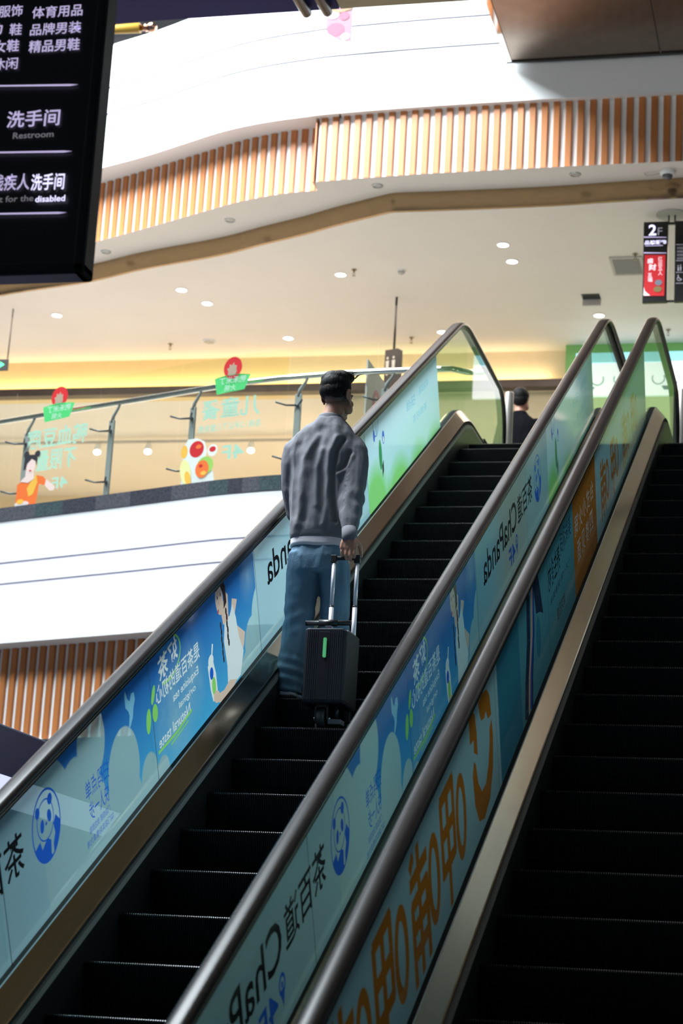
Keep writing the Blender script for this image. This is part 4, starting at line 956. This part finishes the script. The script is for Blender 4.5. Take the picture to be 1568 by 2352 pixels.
def head(bm, c, yaw, s=1.0):
    R = Matrix.Rotation(-yaw, 3, 'Z')
    def e(p, r, rot=None):
        M = R if rot is None else R @ rot
        ball(bm, Vector(c)+R @ (Vector(p)*s), tuple(x*s for x in r), 0, 22, M)
    e((0, -.012, .03), (.075, .093, .085)); e((0, .02, -.02), (.066, .072, .082)); e((0, .035, -.065), (.050, .052, .052)); e((0, .072, -.098), (.024, .020, .020))
    e((0, .082, .022), (.052, .016, .014)); e((0, .098, -.025), (.0135, .018, .024)); e((0, .100, -.038), (.018, .014, .010)); e((0, .088, -.066), (.025, .012, .0065)); e((0, .086, -.075), (.022, .012, .007))
    for q in (-1, 1):
        e((q*.034, .070, -.030), (.026, .022, .026)); e((q*.032, .080, .006), (.014, .010, .0085)); e((q*.055, .035, -.065), (.018, .035, .03))
        for k in range(9):
            a = math.radians(-60+k*30); e((q*(.080+.006*math.sin(a)), -.010-.016*math.cos(a), -.004+.027*math.sin(a)), (.0065, .0065, .0065))
        e((q*.075, -.008, -.006), (.010, .014, .024)); e((q*.078, .0, -.030), (.007, .008, .010))
def tone(me, fn):
    ca = me.color_attributes.new('tone', 'FLOAT_COLOR', 'POINT')
    for i, v in enumerate(me.vertices): f = fn(v.co); ca.data[i].color = (f, f, f, 1)
def skin_mat(name, skin, hair):
    m = mat(name, skin, .5, noise_amt=.06, noise_scale=30); nt = m.node_tree
    a = nt.nodes.new('ShaderNodeAttribute'); a.attribute_name = 'tone'; mx = nt.nodes.new('ShaderNodeMix'); mx.data_type = 'RGBA'
    b = nt.nodes['Principled BSDF']; src = b.inputs['Base Color'].links[0].from_socket
    nt.links.new(a.outputs['Fac'], mx.inputs['Factor']); nt.links.new(src, mx.inputs['A']); mx.inputs['B'].default_value = (*hair, 1); nt.links.new(mx.outputs['Result'], b.inputs['Base Color'])
    b.inputs['Subsurface Weight'].default_value = .08; b.inputs['Subsurface Radius'].default_value = (.01, .004, .002)
    return m
def fold(me, amp, stretch, off=0, scale=1.0):
    me.update(); N = [v.normal.copy() for v in me.vertices]
    for v, n in zip(me.vertices, N):
        p = Vector((v.co.x*stretch[0], v.co.y*stretch[1], v.co.z*stretch[2]))*scale+Vector((off, off, off))
        v.co += n*amp*(noise.noise(p)+.5*noise.noise(p*2.1))
M_skin = skin_mat('skin', (.50, .25, .17), (.010, .009, .009)); M_hair = mat('black_hair', (.006, .0055, .0055), .65, spec=.2, noise_amt=.3, noise_scale=60, bump=.35, bump_scale=90, stretch=(1, 1, .25))
M_sweat = mat('grey_wool', (.20, .20, .225), .85, spec=.2, noise_amt=.10, noise_scale=160, bump=.09, bump_scale=300)
M_rib = mat('grey_rib_knit', (.185, .185, .21), .85, spec=.2, noise_amt=.10, noise_scale=200, bump=.2, bump_scale=160, stretch=(3, 3, .3))
M_tee = mat('white_tee', (.74, .70, .76), .8, bump=.1, bump_scale=120)
M_jean = mat('washed_denim', (.125, .215, .305), .8, spec=.2, noise_amt=.32, noise_scale=5, bump=.2, bump_scale=240, stretch=(1, 1, .5))
M_jseam = mat('denim_stitch', (.16, .24, .31), .8)
M_shoe = mat('black_shoe', (.015, .015, .017), .4); M_sole = mat('white_sole', (.62, .60, .64), .5)
FX, FY, FZ = -2.68, 10.14, HL*CA+9.506*SA+.0
FZ = 9.506*SA+HL*CA
MAN = thing('person', 'man in a grey sweater and blue jeans standing on the left escalator, seen from behind', 'person', (FX, FY, FZ))
HY = math.radians(19); HC = (.036, .015, 1.632)
bm = bmesh.new()
head(bm, HC, HY, 1.0)
limb(bm, [(.012, -.012, 1.42), (.02, -.006, 1.50), (.032, .006, 1.57)], [.062, .054, .052], 18)
loft(bm, [ering((0, 0), .13, .085, z) if z < 1.0 else ering((0, 0), a, .09, z) for z, a in ((.86, .13), (.95, .13), (1.1, .14), (1.25, .155), (1.34, .14), (1.40, .08))])
RA = [(.145, -.005, 1.335), (.165, -.055, 1.12), (.174, -.105, .985), (.194, -.168, .84), (.197, -.178, .815)]
LA = [(-.145, .0, 1.345), (-.185, .03, 1.12), (-.165, .09, 1.02), (-.09, .175, .99), (-.065, .185, .985)]
limb(bm, RA, [.045, .040, .036, .028, .026]); limb(bm, LA, [.045, .040, .036, .028, .026])
hand(bm, (.197, -.178, .826), (.0, -.14, -1), (0, 1, -.1), (6, 28, 98), side=1)
hand(bm, (-.065, .187, .985), (1, .18, -.1), (.1, -1, 0), (14, 18, 12), side=1)
for s, pts in ((-1, [(-.075, 0, .88), (-.10, .03, .50), (-.118, -.01, .10), (-.118, .0, .07)]), (1, [(.075, .01, .88), (.085, .06, .50), (.075, .10, .10), (.075, .11, .07)])):
    limb(bm, pts, [.085, .055, .038, .036])
    limb(bm, [(pts[3][0], pts[3][1]-.02, .045), (pts[3][0], pts[3][1]+.10, .035), (pts[3][0], pts[3][1]+.17, .028)], [.036, .036, .026])
def stub(co):
    p = Matrix.Rotation(HY, 3, 'Z') @ (co-Vector(HC)); k = max(0, min(1, (p.z+.075)/.05))
    return k*max(0, min(1, (.045-p.y)/.03))*(0 if co.z < 1.5 else .93)*(0 if abs(p.x) > .079 and p.z < .03 and p.y > -.04 else 1)
BODY = remesh('body', bm, .0048, M_skin, MAN, 3, lambda me: tone(me, stub))
# hair: short sides, longer swept top
bm = bmesh.new(); Rh = Matrix.Rotation(-HY, 3, 'Z')
def hb(p, r): ball(bm, Vector(HC)+Rh @ Vector(p), r, 0, 24, Rh)
hb((0, -.014, .055), (.080, .093, .074)); hb((-.006, -.006, .090), (.080, .088, .048)); hb((.008, .020, .108), (.068, .066, .040)); hb((0, -.042, .020), (.0775, .062, .060)); hb((.02, .050, .112), (.05, .036, .032))
def hairpost(me):
    fold(me, .0018, (70, 70, 18), 3)
    for v in me.vertices:
        p = Matrix.Rotation(HY, 3, 'Z') @ (v.co-Vector(HC))
        if p.z < -.02: v.co += (Vector(HC)+Vector((0, 0, -.02))-v.co)*.02
HAIR = remesh('hair', bm, .005, M_hair, MAN, 2, hairpost)
bm = bmesh.new()
random.seed(5)
for k in range(26):
    a = random.uniform(-.06, .07); y0 = random.uniform(-.03, .08)
    p = Vector(HC)+Rh @ Vector((a, y0, .128+random.uniform(-.01, .006))); q = Rh @ Vector((random.uniform(.0, .03), random.uniform(.0, .04), random.uniform(.004, .018)))
    tube(bm, [p-Vector((0, 0, .01)), p+q*.6+Vector((0, 0, .004)), p+q*1.2], [.0035, .0028, .0008], 6)
p = Vector(HC)+Rh @ Vector((.02, .055, .13))
for k in range(3): tube(bm, [p, p+Vector((.01+.004*k, 0, .022)), p+Vector((.026+.003*k, 0, .020)), p+Vector((.034+.003*k, 0, .004))], [.003, .0025, .002, .0007], 6)
obj('hair_strand', bm, M_hair, MAN)
# sweater
bm = bmesh.new()
sec = [(.845, -.008, .152, .118), (.875, -.008, .157, .122), (.93, -.006, .166, .126), (1.05, -.004, .176, .130), (1.18, 0, .184, .130), (1.29, 0, .190, .122), (1.355, 0, .182, .110), (1.405, .002, .166, .098), (1.44, .006, .134, .088), (1.472, .010, .094, .075), (1.50, .013, .067, .064)]
loft(bm, [ering((x, -.004*(z > 1.2)), a, bb, z, 36, 2.5) for z, x, a, bb in sec])
limb(bm, [(.138, 0, 1.365), (.160, -.012, 1.32), (.165, -.028, 1.25), (.168, -.062, 1.12), (.172, -.10, 1.0), (.184, -.142, .90), (.193, -.162, .845)], [.058, .068, .070, .068, .062, .051, .038], 18)
limb(bm, [(-.135, 0, 1.368), (-.163, .0, 1.325), (-.174, .0, 1.25), (-.182, .03, 1.12), (-.170, .075, 1.01), (-.12, .145, .985), (-.085, .172, .985)], [.058, .066, .063, .055, .052, .046, .040], 18)
def sweat(me):
    fold(me, .010, (11, 8, 2.6), 1.7); fold(me, .004, (24, 24, 10), 8)
    for v in me.vertices:
        c = v.co
        if c.y < 0 and abs(c.x) < .15: c.y += .009*math.sin(c.x*52+c.z*6)*max(0, 1-abs(c.z-1.1)/.35)
        if c.y < .0:
            def gro(poly, wd, am):
                dm = 9
                for (ax, az), (bx, bz) in zip(poly, poly[1:]):
                    L = (bx-ax)**2+(bz-az)**2; q = max(0, min(1, ((c.x-ax)*(bx-ax)+(c.z-az)*(bz-az))/L)); dm = min(dm, math.hypot(c.x-ax-q*(bx-ax), c.z-az-q*(bz-az)))
                c.y += am*math.exp(-(dm/wd)**2)
            gro([(.112, 1.36), (.085, 1.29), (.078, 1.20), (.084, 1.05), (.10, .92)], .013, .022)
            gro([(.085, 1.37), (.055, 1.29), (.048, 1.20), (.05, 1.0), (.04, .9)], .018, -.013)
            gro([(.10, 1.19), (.135, 1.225), (.15, 1.29)], .012, .016); gro([(.10, 1.165), (.145, 1.20), (.165, 1.27)], .012, -.008)
            gro([(.0, 1.42), (-.035, 1.30), (-.045, 1.12), (-.06, .93)], .024, .012); gro([(-.02, 1.38), (-.085, 1.25), (-.095, 1.0), (-.10, .9)], .020, -.011)
            gro([(-.125, 1.33), (-.14, 1.15), (-.125, .95)], .024, .009); gro([(.012, 1.30), (-.01, 1.2), (.0, 1.0)], .016, -.009)
        if c.x > .12 and c.z < 1.2: # creases on the right sleeve
            c.x += .004*math.sin(c.z*70+c.y*30)*max(0, 1-abs(c.z-1.02)/.2)
remesh('sweater', bm, .007, M_sweat, MAN, 4, sweat)
bm = bmesh.new(); loft(bm, [ering((.013, 0), a, bb, z, 32, 2.1) for z, a, bb in ((1.492, .070, .068), (1.515, .064, .062), (1.522, .060, .058), (1.510, .056, .054))], cap=False); obj('collar', bm, M_rib, MAN, True)
bm = bmesh.new(); loft(bm, [ering((-.008, 0), a, bb, z, 40, 2.5) for z, a, bb in ((.872, .158, .123), (.85, .155, .121), (.828, .148, .114), (.826, .140, .106), (.85, .142, .108))], cap=False); obj('hem_band', bm, M_rib, MAN, True)
bm = bmesh.new()
for pts in ([(.190, -.156, .862), (.1945, -.168, .822), (.197, -.177, .789)], [(-.105, .155, .985), (-.075, .178, .985), (-.068, .183, .985)]): tube(bm, pts, [.0415, .040, .037], 24)
obj('cuff', bm, M_rib, MAN, True)
bm = bmesh.new(); loft(bm, [ering((-.008, 0), a, bb, z, 40, 2.5) for z, a, bb in ((.86, .15, .116), (.81, .150, .117), (.792, .149, .116), (.792, .142, .109), (.85, .14, .108))], cap=False)
for v in bm.verts: v.co.z += .004*math.sin(v.co.x*30+v.co.y*20)
obj('undershirt', bm, M_tee, MAN, True)
# jeans
bm = bmesh.new()
loft(bm, [ering((-.006, .0), a, bb, z, 32, 2.5) for z, a, bb in ((.66, .140, .112), (.74, .148, .120), (.79, .143, .111), (.86, .135, .100))])
LL = [(.76, -.078, 0, .084, .108), (.66, -.086, .008, .085, .102), (.52, -.092, .022, .079, .088), (.40, -.096, .018, .076, .082), (.28, -.103, .004, .073, .080), (.16, -.112, -.008, .070, .080), (.08, -.117, -.010, .064, .080), (.032, -.118, -.010, .060, .078)]
RL = [(.76, .068, .005, .084, .108), (.66, .078, .03, .082, .10), (.52, .082, .06, .077, .086), (.40, .080, .075, .073, .08), (.28, .077, .085, .07, .078), (.16, .075, .095, .067, .078), (.08, .075, .095, .062, .078), (.032, .075, .095, .058, .076)]
for Lg in (LL, RL): loft(bm, [ering((x, y), a, bb, z, 28, 2.2) for z, x, y, a, bb in Lg])
def jeans(me):
    fold(me, .010, (12, 12, 4), 5); fold(me, .0035, (26, 26, 12), 9)
    me.update(); NN = [v.normal.copy() for v in me.vertices]
    for v, n in zip(me.vertices, NN):
        k = max(0, 1-abs(v.co.z-.12)/.14); d = n*.006*k*math.sin(v.co.z*115+v.co.x*24)
        k = max(0, 1-abs(v.co.z-.42)/.1); v.co += d+n*.004*k*math.sin(v.co.z*70-v.co.x*40)
remesh('jeans', bm, .007, M_jean, MAN, 3, jeans)
for x, y in ((-.118, -.002), (.075, .10)):
    bm = bmesh.new()
    loft(bm, [[(x+px*w, y-.075+.29*(f), z) for px, z in ((-1, .014), (-1, h*.6), (-.6, h), (.6, h), (1, h*.6), (1, .014))] for f, w, h in ((0, .026, .055), (.06, .036, .075), (.3, .041, .09), (.55, .044, .07), (.8, .044, .055), (.95, .034, .042), (1, .018, .03))])
    s_ = obj('shoe', bm, M_shoe, MAN, True)
    bm = bmesh.new(); loft(bm, [[(x+px*w, y-.08+.30*f, z) for px, z in ((-1, .011), (-1, .03), (1, .03), (1, .011))] for f, w in ((0, .024), (.05, .037), (.3, .043), (.6, .048), (.85, .046), (.96, .034), (1, .018))])
    q = obj('midsole', bm, M_sole, s_)
    bm = bmesh.new(); loft(bm, [[(x+px*w*.98, y-.078+.296*f, z) for px, z in ((-1, 0), (-1, .0115), (1, .0115), (1, 0))] for f, w in ((0, .024), (.05, .037), (.3, .043), (.6, .048), (.85, .046), (.96, .034), (1, .018))])
    obj('outsole', bm, M_shoe, s_)
    bm = bmesh.new(); tube(bm, [(x, y-.002, .05), (x, y-.002, .085)], [.052, .05], 20, flat=1.15); obj('sock', bm, M_sole, MAN, True)
# the second person, far away at the escalator top
P2 = thing('person', 'person with black hair in a dark jacket beyond the escalator top', 'person', (-3.10, 19.0, ZT))
bm = bmesh.new(); head(bm, (.0, .01, 1.565), .25, .97)
limb(bm, [(0, -.01, 1.38), (0, 0, 1.51)], [.058, .050]); loft(bm, [ering((0, 0), a, .085, z) for z, a in ((.85, .13), (1.1, .14), (1.3, .16), (1.38, .1))])
for s in (-1, 1):
    limb(bm, [(s*.165, 0, 1.33), (s*.20, 0, 1.08), (s*.19, .05, .86), (s*.185, .06, .83)], [.048, .04, .028, .026]); hand(bm, (s*.185, .06, .83), (0, .12, -1), (-s, 0, 0), (15, 20, 15), side=s)
    limb(bm, [(s*.085, 0, .86), (s*.095, .01, .48), (s*.10, 0, .09)], [.085, .055, .038]); limb(bm, [(s*.10, -.02, .045), (s*.10, .15, .035)], [.035, .03])
remesh('body', bm, .008, M_skin, P2, 2, lambda me: tone(me, lambda c: 0))
bm = bmesh.new(); ball(bm, (0, -.012, 1.608), (.085, .10, .09), 0, 20); ball(bm, (0, -.04, 1.57), (.078, .065, .07), 0, 20); obj('hair', bm, M_hair, P2)
bm = bmesh.new(); loft(bm, [ering((0, 0), a, bb, z, 30, 2.5) for z, a, bb in ((.78, .19, .135), (.95, .19, .13), (1.15, .195, .13), (1.28, .20, .12), (1.35, .17, .10), (1.41, .09, .075), (1.45, .066, .064))])
for s in (-1, 1): limb(bm, [(s*.165, 0, 1.32), (s*.205, 0, 1.10), (s*.20, .03, .95), (s*.19, .05, .87)], [.062, .058, .05, .042])
M_jack = mat('dark_jacket', (.006, .006, .008), .9, spec=.05, noise_amt=.2, noise_scale=80)
remesh('jacket', bm, .01, M_jack, P2, 3, lambda me: fold(me, .006, (10, 10, 6), 2))
bm = bmesh.new(); loft(bm, [ering((0, 0), .15, .115, z) for z in (.68, .8, .88)])
for s in (-1, 1): loft(bm, [ering((s*.09, 0), a, a*1.15, z) for z, a in ((.76, .085), (.5, .078), (.1, .07), (.05, .068))])
remesh('trousers', bm, .01, mat('dark_trousers', (.02, .02, .025), .8), P2, 2)
for s in (-1, 1):
    bm = bmesh.new(); loft(bm, [[(s*.10+px*w, -.08+.28*f, z) for px, z in ((-1, 0), (-1, h*.6), (-.6, h), (.6, h), (1, h*.6), (1, 0))] for f, w, h in ((0, .03, .06), (.3, .042, .09), (.7, .045, .055), (1, .02, .03))]); obj('shoe', bm, M_shoe, P2, True)
# ------------------------------------------------------------------ ride-on suitcase
SZ = 9.101*SA+HL*CA
SC = thing('suitcase', 'black ribbed ride-on suitcase with a green light strip and raised silver handle', 'suitcase', (-2.515, 9.86, SZ))
M_case = mat('suitcase_shell', (.014, .014, .020), .5, spec=.25, noise_amt=.15, noise_scale=12); M_plast = mat('black_plastic', (.010, .010, .011), .42); M_alu = mat('anodised_tube', (.70, .68, .73), .42, .35)
M_tyre = mat('tyre_rubber', (.02, .022, .022), .45, bump=.2); M_grey = mat('grey_plate', (.13, .12, .13), .4)
def rrect(a, bb, r, n=6):
    out = []
    for cx_, cy_, s0 in ((a-r, bb-r, 0), (-a+r, bb-r, 90), (-a+r, -bb+r, 180), (a-r, -bb+r, 270)):
        out += [(cx_+r*math.cos(math.radians(s0+90*k/n)), cy_+r*math.sin(math.radians(s0+90*k/n))) for k in range(n+1)]
    return out
def ribbed(a, bb, r):
    base = rrect(a, bb, r, 8); P = [Vector(p) for p in base]+[Vector(base[0])]; L = sum((q-p).length for p, q in zip(P, P[1:])); Q = resample(P, 421)[:-1]; out = []
    for i, p in enumerate(Q):
        d = (Q[(i+1) % 420]-Q[i-1]).normalized(); n = Vector((d.y, -d.x)); s = L*i/420
        mid = abs(p.x) < .026 and p.y < 0
        out.append(p-n*(.0 if mid else .0022*(1-abs(math.sin(math.pi*s/.0105)))))
    return out
bm = bmesh.new(); rr = []
for z, k in ((.118, .93), (.124, .975), (.138, 1.0), (.472, 1.0), (.486, .985), (.493, .95)):
    rr.append([(p.x*k, p.y*k, z) for p in ribbed(.108, .148, .028)])
loft(bm, rr); sh = obj('shell', bm, M_case, SC); 
for f in sh.data.polygons: f.use_smooth = False
bm = bmesh.new(); rr = [[(p[0]*k, p[1]*k, z) for p in rrect(.1085, .1485, .028)] for z, k in ((.483, .99), (.487, 1.0), (.492, .985))]
loft(bm, rr, cap=False); obj('top_rim', bm, mat('case_rim', (.16, .16, .18), .35, .8), SC)
bm = bmesh.new(); box(bm, -.0085, .0085, -.1525, -.147, .345, .445, 0, .006); obj('light_strip', bm, emis('green_led', (.09, .40, .16), .55), SC)
for sx in (-.062, .060):
    bm = bmesh.new(); tube(bm, [(sx+.018, .112, .40), (sx+.018, .112, .655)], .0125, 14); tube(bm, [(sx+.018, .112, .655), (sx+.018, .112, .893)], .0105, 14); obj('handle_tube', bm, M_alu, SC)
    bm = bmesh.new(); tube(bm, [(sx+.018, .112, .652), (sx+.018, .112, .659)], .0135, 14); obj('tube_collar', bm, M_plast, SC)
bm = bmesh.new(); box(bm, -.062, .096, .100, .124, .899, .917, 0, .006); 
for sx in (-.044, .078): box(bm, sx-.016, sx+.016, .097, .127, .881, .924, 0, .004)
obj('grip', bm, M_plast, SC)
bm = bmesh.new(); tube(bm, [(-.112, -.11, .524), (.118, -.11, .527)], .0125, 14); tube(bm, [(-.045, -.11, .525), (.05, -.11, .526)], .0175, 16); tube(bm, [(-.113, -.11, .524), (-.111, -.11, .524)], .014, 14); obj('steering_bar', bm, M_plast, SC)
bm = bmesh.new(); box(bm, -.012, .022, -.12, -.10, .49, .515, 0, .003); obj('steering_stem', bm, mat('pinkish_bracket', (.55, .45, .50), .4), SC)
WC = Vector((-.012, -.078, .052))
bm = bmesh.new(); R_ = []
for k in range(32):
    a = 2*math.pi*k/32; R_.append([WC+Vector((x, math.cos(a)*r, math.sin(a)*r)) for x, r in ((-.020, .030), (-.021, .044), (-.014, .051), (0, .052), (.014, .051), (.021, .044), (.020, .030))])
for k in range(32):
    A = [bm.verts.new(p) for p in R_[k]]; B = [bm.verts.new(p) for p in R_[(k+1) % 32]]
    for i in range(6): bm.faces.new((A[i], A[i+1], B[i+1], B[i])).smooth = True
tube(bm, [WC+Vector((-.019, 0, 0)), WC+Vector((.019, 0, 0))], .031, 24)
w_ = obj('wheel', bm, M_tyre, SC, recalc=False)
bm = bmesh.new(); tube(bm, [WC+Vector((-.036, 0, 0)), WC+Vector((.036, 0, 0))], .007, 12); ball(bm, WC+Vector((-.036, 0, 0)), .009, 0, 10); ball(bm, WC+Vector((.036, 0, 0)), .009, 0, 10); obj('axle', bm, M_chrome, w_)
bm = bmesh.new(); box(bm, -.046, -.036, -.10, -.055, .045, .13, 0, .003); box(bm, .012, .022, -.10, -.055, .045, .13, 0, .003); box(bm, -.046, .022, -.10, -.055, .105, .125, 0, .003); obj('fork', bm, M_plast, SC)
bm = bmesh.new(); box(bm, .022, .09, -.10, -.02, .022, .048, 0, .004); obj('foot_peg', bm, M_grey, SC)
bm = bmesh.new(); tube(bm, [(.056, -.06, .045), (.056, -.06, .125)], .012, 10); obj('peg_post', bm, M_plast, SC)
for sx in (-.075, .075):
    bm = bmesh.new(); tube(bm, [(sx-.011, .105, .03), (sx+.011, .105, .03)], .0295, 20); wh = obj('wheel', bm, M_tyre, SC)
    bm = bmesh.new(); box(bm, sx-.016, sx+.016, .085, .125, .056, .125, 0, .004); obj('wheel_housing', bm, M_plast, SC)
